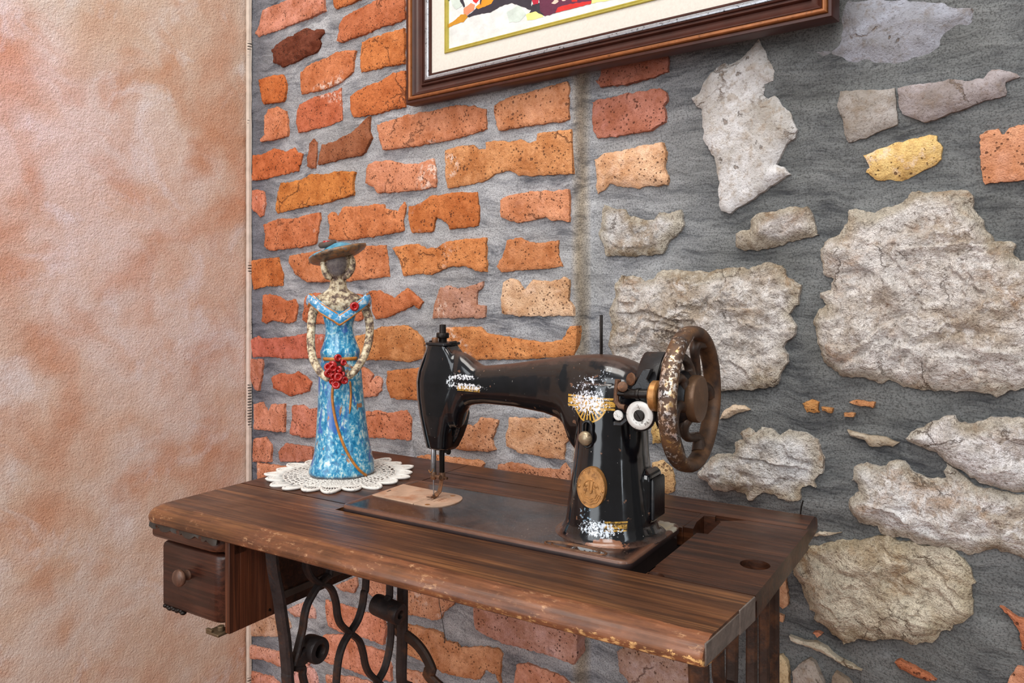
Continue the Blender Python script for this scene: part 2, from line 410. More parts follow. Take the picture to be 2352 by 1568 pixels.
# outlines of the bricks and stones: (survey sheet, kind, colour, points)
SHEET = dict(A=(560,0,3.92), B=(560,300,3.92), C=(560,600,3.5636), D=(820,200,3.01538), E=(820,500,3.01538), F=(940,680,3.92),
             G=(560,1240,4.7795), H=(900,1240,4.3556), I=(1300,80,3.92), J=(1560,80,3.5636), K=(1840,0,3.4085), L=(1340,440,3.266),
             M=(1840,400,3.0156), N=(1560,880,4.3558), O=(1920,920,4.127), P=(1760,1200,3.973), X=(0,0,1.))
STONES = [
('A','b',(214,140,108),[95,300,120,250,165,90,250,55,400,0,560,-60,720,-60,725,60,735,95,640,140,500,195,370,245,250,290,130,332]),
('A','b',(207,122,62),[790,-60,815,75,835,82,1010,10,1130,-60]),
('A','b',(196,112,66),[860,240,900,160,990,105,1140,30,1220,-20,1440,-60,1440,170,1330,215,1210,250,1090,310,940,355,870,385,845,370,860,290]),
('A','d',(116,62,42),[235,450,270,395,360,345,470,300,560,250,650,270,705,260,712,290,670,350,690,385,650,465,560,500,420,570,340,600,260,560,245,510]),
('A','b',(207,122,56),[1060,380,1180,330,1330,285,1445,250,1445,570,1300,595,1180,625,1055,650,1048,560,1050,470]),
('A','b',(210,126,74),[512,650,600,580,740,520,830,470,910,455,1000,455,985,520,975,640,880,740,770,790,660,822,600,830,520,850,512,760]),
('A','b',(206,112,46),[135,720,240,685,345,668,365,720,380,760,370,880,350,915,180,938,165,910,150,830]),
('A','b',(220,138,92),[215,985,300,960,380,1000,395,1080,400,1180,390,1225,280,1255,150,1275,140,1255,180,1215,185,1050]),
('A','b',(203,110,68),[480,990,500,945,640,870,790,830,870,790,875,900,880,1080,780,1125,620,1165,490,1195,475,1080]),
('A','b',(203,114,54),[960,870,990,840,1110,775,1230,735,1330,660,1450,635,1450,960,1330,985,1180,1030,990,1057,960,990,965,930]),
('B','b',(210,114,58),[85,220,150,220,200,200,270,160,380,190,450,150,475,195,525,205,505,290,490,360,350,395,180,440,75,450]),
('B','b',(172,104,68),[590,120,630,70,655,110,655,200,640,340,600,340,565,320,575,220]),
('B','b',(160,98,62),[700,130,830,90,880,60,960,20,1050,-60,1130,-130,1130,0,1150,60,1090,190,1060,220,900,250,665,305,680,220]),
('B','b',(212,130,52),[300,560,325,470,420,460,520,440,600,390,740,390,880,360,1005,370,985,460,985,580,860,610,740,650,500,695,380,725,300,745,275,700]),
('B','b',(212,126,88),[75,540,120,530,175,550,190,650,170,760,145,775,110,740,70,700]),
('B','b',(210,124,74),[170,850,215,830,300,795,450,790,560,760,680,735,685,800,660,920,640,1020,500,1050,230,1078,185,1045,195,960]),
('B','b',(214,130,74),[760,770,800,730,850,780,900,690,960,685,1130,675,1200,655,1255,665,1260,700,1380,725,1435,640,1450,690,1425,800,1430,900,1280,930,1080,965,930,985,770,975,780,860]),
('B','b',(212,132,80),[420,1125,560,1100,700,1080,1000,1040,1270,1030,1290,1130,1305,1310,1150,1330,940,1360,570,1360,480,1300,415,1190]),
('B','b',(208,120,54),[65,1170,160,1155,305,1140,330,1220,355,1300,350,1395,220,1400,90,1425,70,1300]),
('C','b',(204,115,66),[155,275,210,265,280,285,345,325,420,310,445,370,420,490,360,510,230,480,180,510,140,490,150,420]),
('C','b',(204,115,70),[500,290,560,260,680,260,960,270,980,330,960,480,700,515,520,505,480,480,490,380]),
('C','b',(203,118,66),[1020,250,1100,235,1150,265,1230,300,1280,260,1330,220,1400,270,1465,330,1430,390,1390,360,1300,400,1200,450,1080,475,1050,400,1050,330]),
('C','b',(202,108,80),[50,640,110,610,150,630,250,630,350,620,500,590,660,600,660,790,520,795,330,795,200,780,60,785]),
('C','b',(210,140,78),[900,620,1000,590,1120,535,1330,525,1430,600,1470,680,1465,790,1340,825,1180,805,1000,810,900,790]),
('C','b',(198,126,94),[50,800,150,800,155,850,140,950,120,1060,90,1050,50,960]),
('C','b',(206,114,74),[225,950,290,910,380,930,440,905,500,940,550,990,530,1060,380,1105,290,1060,240,1040]),
('C','b',(222,146,108),[960,860,1010,880,1050,930,1030,990,1080,940,1125,960,1120,1060,1070,1105,960,1110]),
('C','b',(203,126,66),[1175,900,1300,880,1500,870,1510,1140,1380,1135,1200,1120,1165,1000]),
('C','b',(216,140,104),[80,1170,140,1155,190,1240,230,1170,335,1165,330,1400,250,1395,170,1380,80,1375]),
('C','b',(212,130,98),[400,1180,470,1175,520,1210,620,1200,640,1440,480,1440,375,1410,390,1300]),
('C','b',(212,130,88),[960,1240,1080,1220,1170,1245,1330,1215,1370,1290,1365,1465,1200,1450,960,1440]),
('C','b',(216,142,106),[80,1450,170,1440,225,1500,220,1640,70,1640]),
('C','b',(205,132,104),[280,1560,340,1490,420,1500,560,1520,560,1640,300,1640]),
('D','b',(212,138,94),[145,260,240,230,350,195,550,155,680,125,800,130,885,150,890,290,720,345,570,380,400,410,180,435,160,370]),
('D','e',(212,145,98),[950,130,1050,70,1200,30,1450,-40,1466,0,1462,220,1440,235,1200,265,980,300,960,220]),
('D','b',(214,140,98),[75,540,120,515,230,510,310,530,420,530,520,490,540,560,540,690,440,710,300,725,145,735,120,690,60,665]),
('D','e',(212,145,86),[610,440,700,410,800,400,840,435,890,430,890,380,980,370,1060,380,1130,360,1190,390,1240,370,1245,320,1380,305,1482,290,1490,480,1492,600,1380,605,1200,615,1120,610,1060,575,960,600,900,645,800,670,630,700,610,610]),
('D','b',(205,120,56),[360,830,400,820,460,790,500,760,600,740,720,725,830,725,840,850,835,960,720,975,640,985,620,930,545,900,525,1000,380,1010,360,920]),
('D','e',(222,150,104),[990,780,1050,750,1150,730,1250,720,1380,720,1465,710,1472,760,1468,930,1350,920,1300,900,1200,920,1110,940,1030,920,990,900]),
('D','b',(214,135,70),[240,1115,330,1090,420,1085,480,1120,560,1110,620,1070,760,1050,890,1040,895,1150,895,1280,830,1270,740,1235,620,1250,520,1300,420,1295,320,1305,300,1200]),
('D','b',(210,138,84),[1040,1060,1130,1040,1180,1070,1270,1080,1390,1060,1390,1160,1420,1240,1300,1260,1150,1265,1000,1280,970,1240,1020,1150]),
('E','e',(226,184,142),[1010,450,1060,420,1110,430,1160,500,1220,430,1300,440,1390,430,1430,410,1470,430,1460,560,1498,620,1498,680,1300,680,1100,680,1000,660,995,560]),
('E','b',(202,150,122),[575,480,640,470,690,490,760,480,870,440,870,480,830,520,830,600,890,610,890,690,720,695,520,695,530,600]),
('E','e',(214,140,76),[600,760,850,755,900,800,1000,815,1130,840,1290,865,1420,845,1470,750,1515,750,1512,880,1490,960,1100,980,830,980,660,960,590,850]),
('F','b',(216,156,112),[520,1160,580,1175,640,1095,720,1100,800,1120,770,1220,740,1290,775,1385,700,1400,430,1380,300,1330,400,1200]),
('F','e',(222,168,122),[900,1090,1050,1095,1250,1100,1350,1070,1450,1100,1480,1130,1500,1200,1450,1290,1400,1330,1390,1470,1280,1460,1000,1410,880,1350,875,1240,895,1170]),
('F','e',(212,150,110),[800,1520,900,1495,1050,1510,1120,1550,1350,1560,1400,1500,1440,1560,1440,1700,760,1700]),
('F','b',(216,150,100),[60,1440,200,1430,640,1480,670,1510,600,1640,60,1640]),
('F','b',(212,132,98),[100,1030,170,1040,180,1200,130,1180]),
('X','p',(222,190,124),[1493,962,1522,955,1526,1018,1495,1020]),
('X','p',(222,186,134),[1495,1062,1520,1058,1540,1075,1548,1100,1545,1130,1520,1135,1495,1130]),
('G','b',(198,152,120),[60,880,300,790,470,850,520,960,400,1060,60,1050]),
('G','b',(210,152,128),[470,760,700,660,770,760,780,860,560,840]),
('G','b',(202,140,108),[1000,500,1240,400,1250,500,1210,580,1060,550]),
('G','b',(210,144,108),[1380,400,1600,380,1580,640,1450,640,1370,600,1350,500]),
('G','b',(220,140,104),[890,660,1060,700,1250,770,1540,840,1560,960,1540,1150,1350,1080,1050,1010,920,940,890,800]),
('G','b',(220,140,104),[870,1040,1100,1040,1330,1160,1550,1230,1610,1400,1620,1550,1400,1520,1180,1430,900,1340,790,1300,800,1180]),
('G','b',(216,150,122),[70,1150,300,1210,560,1260,740,1330,640,1440,430,1400,200,1310,70,1300]),
('G','b',(212,140,112),[80,1440,300,1500,430,1620,430,1660,80,1660]),
('G','b',(220,150,118),[900,1480,1200,1500,1400,1560,1500,1660,900,1660]),
('G','b',(216,152,132),[520,1450,700,1380,780,1450,810,1560,740,1660,520,1660]),
('H','b',(212,150,110),[100,400,640,540,630,620,600,660,510,720,490,790,400,800,340,780,150,740,30,700,60,500]),
('H','b',(212,146,98),[100,830,400,900,490,930,530,1010,640,1020,680,1070,800,1080,870,1060,1060,1090,1100,1140,1080,1360,1090,1480,1030,1340,930,1300,880,1400,700,1370,530,1330,250,1190,90,1100]),
('H','e',(208,154,132),[820,600,1200,640,1860,880,1845,1050,1850,1160,1812,1250,1650,1180,1400,1110,1100,1030,950,960,840,890,815,760]),
('H','e',(216,146,112),[1240,1250,1340,1230,1550,1300,1700,1360,1780,1430,1790,1560,1200,1560]),
('H','b',(212,146,108),[130,1290,380,1340,420,1560,130,1560]),
('X','p',(196,164,146),[1413,1500,1440,1478,1500,1470,1580,1480,1590,1600,1470,1600,1420,1545]),
('I','b',(176,110,86),[290,420,340,250,920,190,915,330,760,385,560,440,310,470,270,410]),
('I','b',(196,126,100),[230,600,370,570,560,530,720,500,840,480,900,515,905,590,870,640,890,700,890,780,750,860,580,890,290,935,250,860,235,700]),
('I','p',(234,190,150),[240,1120,330,1070,560,1020,720,990,850,965,880,1050,870,1180,900,1260,890,1340,650,1375,540,1375,380,1345,320,1410,270,1430,260,1280]),
('J','w',(196,194,192),[90,515,150,470,200,370,290,260,350,235,410,230,500,180,570,120,640,30,670,80,720,190,770,290,760,370,700,400,685,490,720,520,775,490,830,560,900,640,950,770,940,840,860,890,830,970,780,1060,860,1090,900,1140,820,1180,740,1240,640,1300,540,1370,410,1455,330,1440,310,1380,320,1240,300,1130,270,990,200,880,175,750,180,600,130,570]),
('K','s',(158,152,146),[300,710,480,700,650,690,725,685,735,800,755,940,750,975,640,1010,500,1080,370,1110,330,1060,310,930,280,830,290,770]),
('K','s',(156,148,148),[750,690,900,660,1100,630,1150,610,1280,625,1420,610,1490,540,1600,550,1710,590,1590,640,1600,740,1430,790,1300,840,1160,880,1080,920,960,945,850,920,780,890,760,790]),
('K','f',(146,148,156),[10,330,200,300,240,60,330,-60,1200,-60,1450,0,1420,200,1360,270,1200,310,1130,420,1000,490,820,540,700,560,530,575,480,540,390,570,150,530,40,500,10,420]),
('K','p',(222,186,118),[480,1215,600,1170,710,1130,840,1090,1000,1050,1055,1060,1060,1100,1100,1150,1090,1240,1020,1300,880,1385,760,1420,620,1415,560,1380,500,1345,530,1310,515,1260]),
('K','b',(216,152,110),[1395,1050,1440,1020,1550,1000,1570,1050,1590,1050,1630,1000,1700,975,1900,970,1900,1395,1640,1420,1430,1445,1420,1390,1400,1250]),
('L','r',(206,198,190),[140,90,200,125,300,130,330,180,380,190,440,215,520,210,560,155,640,155,715,135,740,230,700,320,640,360,580,465,480,475,300,480,155,485,120,370,95,310,120,220]),
('L','r',(196,186,178),[1250,185,1330,150,1480,125,1660,110,1700,170,1755,330,1650,350,1520,370,1480,405,1380,420,1290,430,1200,440,1130,410,1130,310,1230,280]),
('L','R',(216,206,196),[210,700,260,625,360,635,440,670,500,640,570,575,680,570,800,590,1000,590,1090,560,1220,570,1330,530,1420,530,1490,560,1520,630,1620,700,1590,820,1520,920,1570,1010,1560,1090,1500,1150,1520,1280,1440,1450,1300,1490,1090,1500,600,1490,400,1440,200,1250,160,1150,200,1000,160,900,220,780]),
('M','R',(216,206,196),[75,1020,110,930,160,900,120,830,200,810,215,720,140,690,125,560,150,470,250,410,310,340,320,240,380,225,440,255,500,260,700,190,760,130,860,125,900,105,1150,105,1185,150,1185,230,1250,320,1300,390,1330,460,1470,480,1460,540,1510,600,1640,580,1760,700,1800,1000,1780,1440,1450,1500,1350,1545,1150,1500,850,1500,700,1470,600,1420,520,1440,330,1420,200,1360,130,1290,110,1190]),
('N','R',(220,214,208),[165,930,220,840,300,740,420,710,520,740,540,600,620,560,580,500,660,470,740,510,800,440,900,440,980,510,1160,480,1250,500,1380,580,1390,690,1440,770,1400,900,1330,970,1350,1050,1200,1040,1190,1170,1050,1190,960,1130,820,1120,680,1175,640,1110,520,1070,320,1090,260,1000]),
('N','s',(206,186,162),[390,360,440,270,520,220,640,225,700,265,560,310,470,350]),
('N','b',(198,140,74),[1225,190,1320,170,1390,190,1400,290,1270,295]),
('N','b',(190,134,74),[1425,230,1530,250,1520,300,1425,275]),
('N','b',(200,142,92),[1700,190,1770,165,1950,190,1940,240,1780,220]),
('N','b',(196,138,84),[1650,305,1745,300,1740,330,1650,335]),
('N','s',(172,160,142),[1670,470,1760,500,1850,525,2050,540,2195,600,2130,640,1900,630,1850,570,1700,530]),
('N','s',(184,174,156),[1320,1535,1390,1490,1520,1500,1620,1495,1500,1525]),
('O','R',(220,212,206),[650,365,680,325,830,250,870,210,1000,165,1110,150,1140,200,1290,215,1400,190,1450,170,1500,185,1950,180,1950,900,1700,870,1500,820,1350,790,1220,700,1020,580,900,500,780,430]),
('O','R',(220,213,206),[120,760,160,640,260,600,420,640,520,600,640,580,720,670,830,740,920,755,1020,740,1040,600,1100,650,1300,810,1550,870,1950,950,1950,1560,1750,1500,1520,1410,1400,1450,1250,1465,1080,1410,850,1370,620,1320,420,1270,380,1200,280,1180,200,1170,120,1060,120,950,200,870,190,800]),
('P','R',(208,194,170),[220,490,230,400,350,230,500,215,650,185,880,155,1080,135,1200,170,1400,210,1500,220,1700,270,1800,350,1860,440,1880,560,1850,650,1870,790,1880,860,1700,970,1580,1010,1500,1110,1360,1135,1250,1110,1020,1075,980,1100,860,1090,740,1110,690,1130,620,1050,540,980,430,900,430,830,370,810,330,640,300,580]),
('P','s',(186,176,156),[200,1045,300,1080,420,1100,540,1150,640,1240,860,1360,780,1350,640,1280,480,1180,300,1120,220,1080]),
('P','s',(196,172,134),[40,1210,130,1215,180,1290,200,1520,30,1520]),
('P','s',(162,152,142),[230,1370,290,1300,380,1250,430,1280,520,1520,240,1520]),
('P','s',(162,148,134),[620,1370,740,1440,780,1520,570,1520]),
('P','b',(172,102,64),[1170,1270,1220,1255,1320,1310,1400,1350,1500,1390,1550,1440,1460,1440,1340,1390,1220,1330]),
('P','b',(218,168,126),[70,640,180,510,190,760,150,785,80,730]),
('P','b',(218,168,126),[70,810,150,850,150,915,70,905]),
('P','b',(186,114,76),[2130,760,2220,810,2300,870,2440,900,2440,1200,2330,1150,2320,1010,2250,900]),
('P','b',(200,138,102),[2210,1400,2290,1310,2440,1340,2440,1560,2200,1560]),
('P','b',(200,130,90),[420,1005,500,1015,470,1035]),
]
XE = on_wall(1316, 500, -.025)[0]        # where the brick pier ends and the stone wall starts
YB = -.022                               # mortar face of the brick pier

# courses that go on behind the picture, the table and the machine
for _v0, _us in ((16, (940, 1100, 1126, 1290)), (-62, (960, 1060, 1090, 1180, 1205, 1300)), (92, (1130, 1300))):
    for _i in range(0, len(_us), 2):
        u0, u1 = _us[_i:_i+2]; k = -.2
        STONES.append(('X', 'b', (208, 132, 82), [u0, _v0+(u0-1100)*k, u1, _v0+(u1-1100)*k, u1, _v0+58+(u1-1100)*k*.95, u0, _v0+58+(u0-1100)*k*.95]))
for _v0, _us in ((1108, (590, 700, 726, 840, 868, 1010, 1036, 1180, 1206, 1310)), (1186, (585, 650, 676, 800, 830, 960, 990, 1130, 1160, 1312)), (1262, (600, 720, 880, 1000, 1030, 1150, 1180, 1310))):
    for _i in range(0, len(_us), 2):
        u0, u1 = _us[_i:_i+2]; k = .15
        STONES.append(('X', 'b', (212, 140, 98), [u0, _v0+(u0-900)*k, u1, _v0+(u1-900)*k, u1, _v0+54+(u1-900)*k, u0, _v0+54+(u0-900)*k]))
STONES += [('X', 'r', (186, 176, 164), [1390, 1150, 1520, 1160, 1560, 1230, 1500, 1300, 1400, 1290, 1370, 1210]), ('X', 'r', (180, 172, 160), [1400, 1340, 1560, 1330, 1600, 1400, 1540, 1450, 1420, 1440])]

def fbm(p, o=4):
    return mn.fractal(p, 1., 2., o)
def mortar_y(x, z):
    s = min(max((x-XE+.0-.006*mn.noise((x*9, 3.1, z*9)))/.012, 0), 1); s = s*s*(3-2*s)
    y = YB*(1-s)
    y += .0022*fbm((x*14, 1.7, z*14), 3) + .0008*mn.noise((x*70, 4., z*110))
    if x > XE: y -= s*(.004*fbm((x*5, 9.2, z*5), 3)+.002)
    return y
def mortar_tint(x, z):
    k = min(max((x-XE)/.25, 0), 1)
    a = np.array(rgb(150, 151, 155)[:3]); b = np.array(rgb(98, 100, 101)[:3])
    c = a*(1-k)+b*k
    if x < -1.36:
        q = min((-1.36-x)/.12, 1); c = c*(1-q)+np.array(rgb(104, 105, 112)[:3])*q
    q = 1-min(abs(x-XE-.006)/.012, 1); c = c*(1-.7*q)+np.array(rgb(150, 132, 106)[:3])*.7*q
    return c

def seg_dist(P, poly):
    A = poly; B = np.roll(poly, -1, 0); d = np.full(len(P), 1e9)
    for a, b in zip(A, B):
        ab = b-a; t = np.clip(((P-a)@ab)/max(ab@ab, 1e-12), 0, 1)
        d = np.minimum(d, np.hypot(*(P-(a+t[:, None]*ab)).T))
    return d
def inside(P, poly):
    r = np.zeros(len(P), bool); A = poly; B = np.roll(poly, -1, 0)
    for (x0, z0), (x1, z1) in zip(A, B):
        c = ((z0 > P[:, 1]) != (z1 > P[:, 1]))
        xi = (x1-x0)*(P[:, 1]-z0)/((z1-z0) if abs(z1-z0) > 1e-9 else 1e-9)+x0
        r ^= c & (P[:, 0] < xi)
    return r

WV, WF, WM, WT = [], [], [], []
def add_stone(idx, sheet, kind, col, pts):
    ox, oy, s = SHEET[sheet]
    rnd = random.Random(idx*17+3)
    px = [(ox+pts[i]/s, oy+pts[i+1]/s) for i in range(0, len(pts), 2)]
    big = kind in 'Rrw'
    u_mean = sum(p[0] for p in px)/len(px)
    on_pier = u_mean < 1322
    lift = {'b': .0058, 'e': .006, 'd': .007, 'p': .008, 'R': .016, 'r': .012, 'w': .011, 's': .009, 'f': .005}[kind]+rnd.uniform(-.001, .002)
    y0 = YB if on_pier else -.003
    poly = np.array([on_wall(u, v, y0-lift*.7) for u, v in px])
    poly[:, 0] = np.maximum(poly[:, 0], -1.5105)
    # ragged outline
    step = .003; out = []
    amp = {'b': .0019, 'e': .0016, 'd': .002, 'p': .0026, 'R': .0036, 'r': .003, 'w': .0024, 's': .0018, 'f': .004}[kind]
    for a, b in zip(poly, np.roll(poly, -1, 0)):
        L = np.hypot(*(b-a)); n = max(int(L/step), 1); nr = np.array([b[1]-a[1], a[0]-b[0]])/max(L, 1e-9)
        for k in range(n):
            p = a+(b-a)*k/n
            w = fbm((p[0]*(110 if kind in 'be' else 60), idx*3.7, p[1]*(110 if kind in 'be' else 60)), 4)+.45*mn.noise((p[0]*230, idx*1.3, p[1]*230))
            if kind == 'e' and p[0] > XE-.006: w *= .3
            out.append(p+nr*amp*w)
    out = np.array(out)
    out[:, 0] = np.maximum(out[:, 0], -1.5105)
    sp = .0028 if big else .0032
    lo = out.min(0); hi = out.max(0)
    gx = np.arange(lo[0], hi[0], sp); gz = np.arange(lo[1], hi[1], sp*.87)
    G = np.array([(x+(sp*.5 if j % 2 else 0)+rnd.uniform(-.25, .25)*sp, z+rnd.uniform(-.25, .25)*sp) for j, z in enumerate(gz) for x in gx]) if len(gx) and len(gz) else np.zeros((0, 2))
    if len(G):
        G = G[inside(G, out)]
        G = G[seg_dist(G, out) > .45*sp] if len(G) else G
    vs = [Vector(p) for p in out]+[Vector(p) for p in G]
    n0 = len(out)
    V, _, Fc, orig, _, _ = delaunay_2d_cdt(vs, [(i, (i+1) % n0) for i in range(n0)], [list(range(n0))], 1, 1e-6)
    P = np.array([(p.x, p.y) for p in V])
    D = seg_dist(P, out)
    tilt = rnd.uniform(-.03, .03), rnd.uniform(-.03, .03)
    ctr = P.mean(0)
    base = len(WV)
    c = np.array(rgb(*col)[:3])
    if sheet in 'GH': c = np.minimum(c*np.array([1.12, 1.2, 1.25]), .9)  # bricks below the table painted paler, standing in for brighter light there
    if kind in 'be': c = c*.93+.07*float(c @ np.array([.3, .55, .15]))
    for (x, z), d in zip(P, D):
        q = (x, idx*.37, z)
        if kind in 'be':
            h = lift*(.72+.28*min(d/.003, 1)**.6)+.0016*fbm((x*26, idx, z*26), 4)+.0006*mn.noise((x*150, idx, z*150))
        elif kind == 'd':
            h = lift*(.4+.6*min(d/.01, 1)**.6)+.005*fbm((x*60, idx, z*60), 4)
        elif kind == 'p':
            h = lift*(.3+.7*min(d/.014, 1)**.6)+.0016*fbm((x*60, idx, z*60), 4)
        elif kind in 'Rr':
            k = 1. if kind == 'R' else .7
            e = 1-math.exp(-d/.012)
            rg = 1-abs(fbm((x*13+idx, idx, z*17), 5))*1.6
            ca = mn.voronoi((x*17+.35*fbm((x*30, 1, z*30), 2), idx, z*22+.3*fbm((x*26, 4, z*26), 2)))[0]
            h = lift*(.3+.7*e)+e*k*(.013*fbm((x*7, idx, z*8), 3)+.0046*rg-.003+.010*(ca[1]-ca[0]-.25)+.0018*fbm((x*90, idx, z*110), 3))
            tr = 4.2*fbm((x*5.5+.12*fbm((x*30, 2, z*30), 3), idx*1.9, z*7.), 3)+z*3.5+x*2.5*math.sin(idx*1.3); fl = math.floor(tr); st_ = min((tr-fl)/.16, 1.)
            h += e*k*(.0058*(st_-(tr-fl)))
        elif kind == 'w':
            e = 1-math.exp(-d/.008)
            h = lift*(.35+.65*e)+e*(.0045*fbm((x*11, idx, z*9), 3)+.0009*fbm((x*90, idx, z*90), 3))
        elif kind == 's':
            e = 1-math.exp(-d/.006)
            h = lift*(.4+.6*e)+e*(.0026*fbm((x*16, idx, z*26), 4)+.0006*fbm((x*120, idx, z*120), 2))
        else:
            e = min(d/.03, 1)
            h = -.004+.010*e+e*.003*fbm((x*18, idx, z*18), 4)
        h += (x-ctr[0])*tilt[0]*.6+(z-ctr[1])*tilt[1]*.6 if kind not in 'f' else 0
        cc = c
        if kind in 'Rr':
            q = 1-min(max((d-.004-.016*mn.noise((x*24, idx, z*24)))/.010, 0), 1)
            cc = c*(1-.6*q)+np.array(rgb(170, 154, 124)[:3])*.6*q
        WV.append((x, y0-max(h, .0006 if kind != 'f' else -.01), z)); WT.append(cc)
    mat = 1 if kind in 'bedp' else (3 if kind in 'swf' else 2)
    for f in Fc:
        # keep the face towards the room
        a, b, d = (P[i] for i in f[:3])
        ar = (b[0]-a[0])*(d[1]-a[1])-(b[1]-a[1])*(d[0]-a[0])
        WF.append([base+i for i in (f if ar > 0 else reversed(f))]); WM.append(mat)
    # side walls down into the mortar
    ob = {}
    for i, oo in enumerate(orig):
        for k in oo:
            if k < n0: ob[k] = i
    back = .012 if kind == 'e' else .004
    ring = [ob[k] for k in range(n0) if k in ob]
    b2 = len(WV)
    for i in ring:
        x, z = P[i]
        WV.append((x, back if not on_pier or kind == 'e' else YB+.006, z)); WT.append(c)
    m = len(ring)
    for j in range(m):
        k = (j+1) % m
        WF.append([base+ring[j], b2+j, b2+k, base+ring[k]]); WM.append(mat)

def build_wall():
    xs = np.concatenate([np.arange(-1.5115, XE-.02, .0045), np.arange(XE-.02, XE+.03, .0015), np.arange(XE+.03, .0, .0045), np.arange(0, .65, .03)])
    zs = np.concatenate([np.arange(0, .12, .02), np.arange(.12, 1.66, .0045), np.arange(1.66, 2.41, .03)])
    nx, nz = len(xs), len(zs)
    for z in zs:
        for x in xs:
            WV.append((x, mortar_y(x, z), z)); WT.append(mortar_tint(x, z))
    for j in range(nz-1):
        for i in range(nx-1):
            WF.append([j*nx+i, j*nx+i+1, (j+1)*nx+i+1, (j+1)*nx+i]); WM.append(0)
    for i, st in enumerate(STONES): add_stone(i, *st)
    # back of the wall so that it has its thickness
    b = len(WV)
    x0, x1, z1 = -1.5115, .65, 2.4
    for p in [(x0, .03, 0), (x1, .03, 0), (x1, .03, z1), (x0, .03, z1), (x0, .3, 0), (x1, .3, 0), (x1, .3, z1), (x0, .3, z1)]:
        WV.append(p); WT.append(np.array(rgb(120, 120, 122)[:3]))
    for q in [(0, 3, 2, 1), (4, 5, 6, 7), (0, 1, 5, 4), (1, 2, 6, 5), (2, 3, 7, 6), (3, 0, 4, 7)]:
        WF.append([b+i for i in q]); WM.append(0)
    o = structure('wall_back', WV, WF, [M_MORTAR, M_BRICK, M_STONE, M_SLATE], WM, smooth=38, fix=False)
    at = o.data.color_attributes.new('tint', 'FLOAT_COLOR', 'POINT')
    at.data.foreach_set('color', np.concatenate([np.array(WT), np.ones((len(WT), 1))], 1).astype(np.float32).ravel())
build_wall()

def build_left_wall():
    X0 = -1.511
    ys = np.concatenate([[-.0335, -.036], np.arange(-.040, -.62, -.004), np.arange(-.64, -1.6, -.05)])
    zs = np.concatenate([np.arange(0, .1, .02), np.arange(.1, 1.72, .004), np.arange(1.72, 2.41, .04)])
    V = []; Fc = []
    for z in zs:
        for k, y in enumerate(ys):
            e = min(max((-.0335-y)/.006, 0), 1)**.5
            x = X0-.004+.004*e+.0016*fbm((3.3, y*9, z*9), 3)*e+.0006*mn.noise((1, y*70, z*70))
            yy = y+.0022*fbm((5., 2., z*40), 4)*(1 if k < 2 else max(0, 1-(k-1)*.25))
            V.append((x, yy, z))
    n = len(ys)
    for j in range(len(zs)-1):
        for i in range(n-1):
            Fc.append((j*n+i, (j+1)*n+i, (j+1)*n+i+1, j*n+i+1))
    b = len(V); x0, x1 = X0-.12, X0-.0045
    for p in [(x0, -1.6, 0), (x1, -1.6, 0), (x1, -.03, 0), (x0, -.03, 0), (x0, -1.6, 2.4), (x1, -1.6, 2.4), (x1, -.03, 2.4), (x0, -.03, 2.4)]: V.append(p)
    for q in [(0, 3, 2, 1), (4, 5, 6, 7), (0, 1, 5, 4), (1, 2, 6, 5), (2, 3, 7, 6), (3, 0, 4, 7)]: Fc.append([b+i for i in q])
    o = structure('wall_left', V, Fc, M_PLASTER, smooth=60, fix=False)
    # perforated stop bead of the plaster edge: a strip with a row of small slots, plaster smears over parts of it
    m = NT('zinc_bead', rough=.8); P = m.pos()
    z = m.sep(P)[2]
    tri = m.math('PINGPONG', m.math('MULTIPLY', z, 330.), 1.)
    keep = m.ramp(m.noise(P, 9, 3, .6), [(.57, 0), (.6, 1)])
    m.color(m.mix(m.math('MULTIPLY', m.math('GREATER_THAN', m.math('ADD', tri, m.math('MULTIPLY', m.noise(P, 150, 3), .5)), .85), m.math('MULTIPLY', keep, m.math('GREATER_THAN', m.sep(P)[0], -1.5085))), m.mix(m.noise(P, 60, 4), rgb(186, 168, 152), rgb(232, 216, 202)), rgb(64, 56, 50)))
    mb = MB(); rings = []
    for z in np.arange(.02, 2.39, .006):
        w = .0012*fbm((8., 1., z*30), 3)
        rings.append([(X0-.003, -.034, z), (X0+.0025+w, -.0335, z), (X0+.004+w, -.031, z), (X0+.004+w, -.0245, z), (X0-.003, -.0245, z)])
    mb.loft(rings)
    structure('trim_1', mb.v, mb.f, m.m, smooth=30)
build_left_wall()

def build_floor():
    m = NT('terracotta_floor', rough=.6); P = m.pos()
    br = m.n.new('ShaderNodeTexBrick'); m.l.new(P, br.inputs['Vector'])
    br.offset = 0; br.inputs['Scale'].default_value = 1.; br.inputs['Brick Width'].default_value = .3; br.inputs['Row Height'].default_value = .3
    br.inputs['Mortar Size'].default_value = .004
    br.inputs['Color1'].default_value = rgb(172, 112, 84); br.inputs['Color2'].default_value = rgb(150, 96, 70); br.inputs['Mortar'].default_value = rgb(130, 122, 114)
    m.color(br.outputs['Color'])
    mb = MB().box((-1.64, -2.6, -.05), (1.2, .3, 0))
    structure('floor', mb.v, mb.f, m.m, smooth=0)
build_floor()

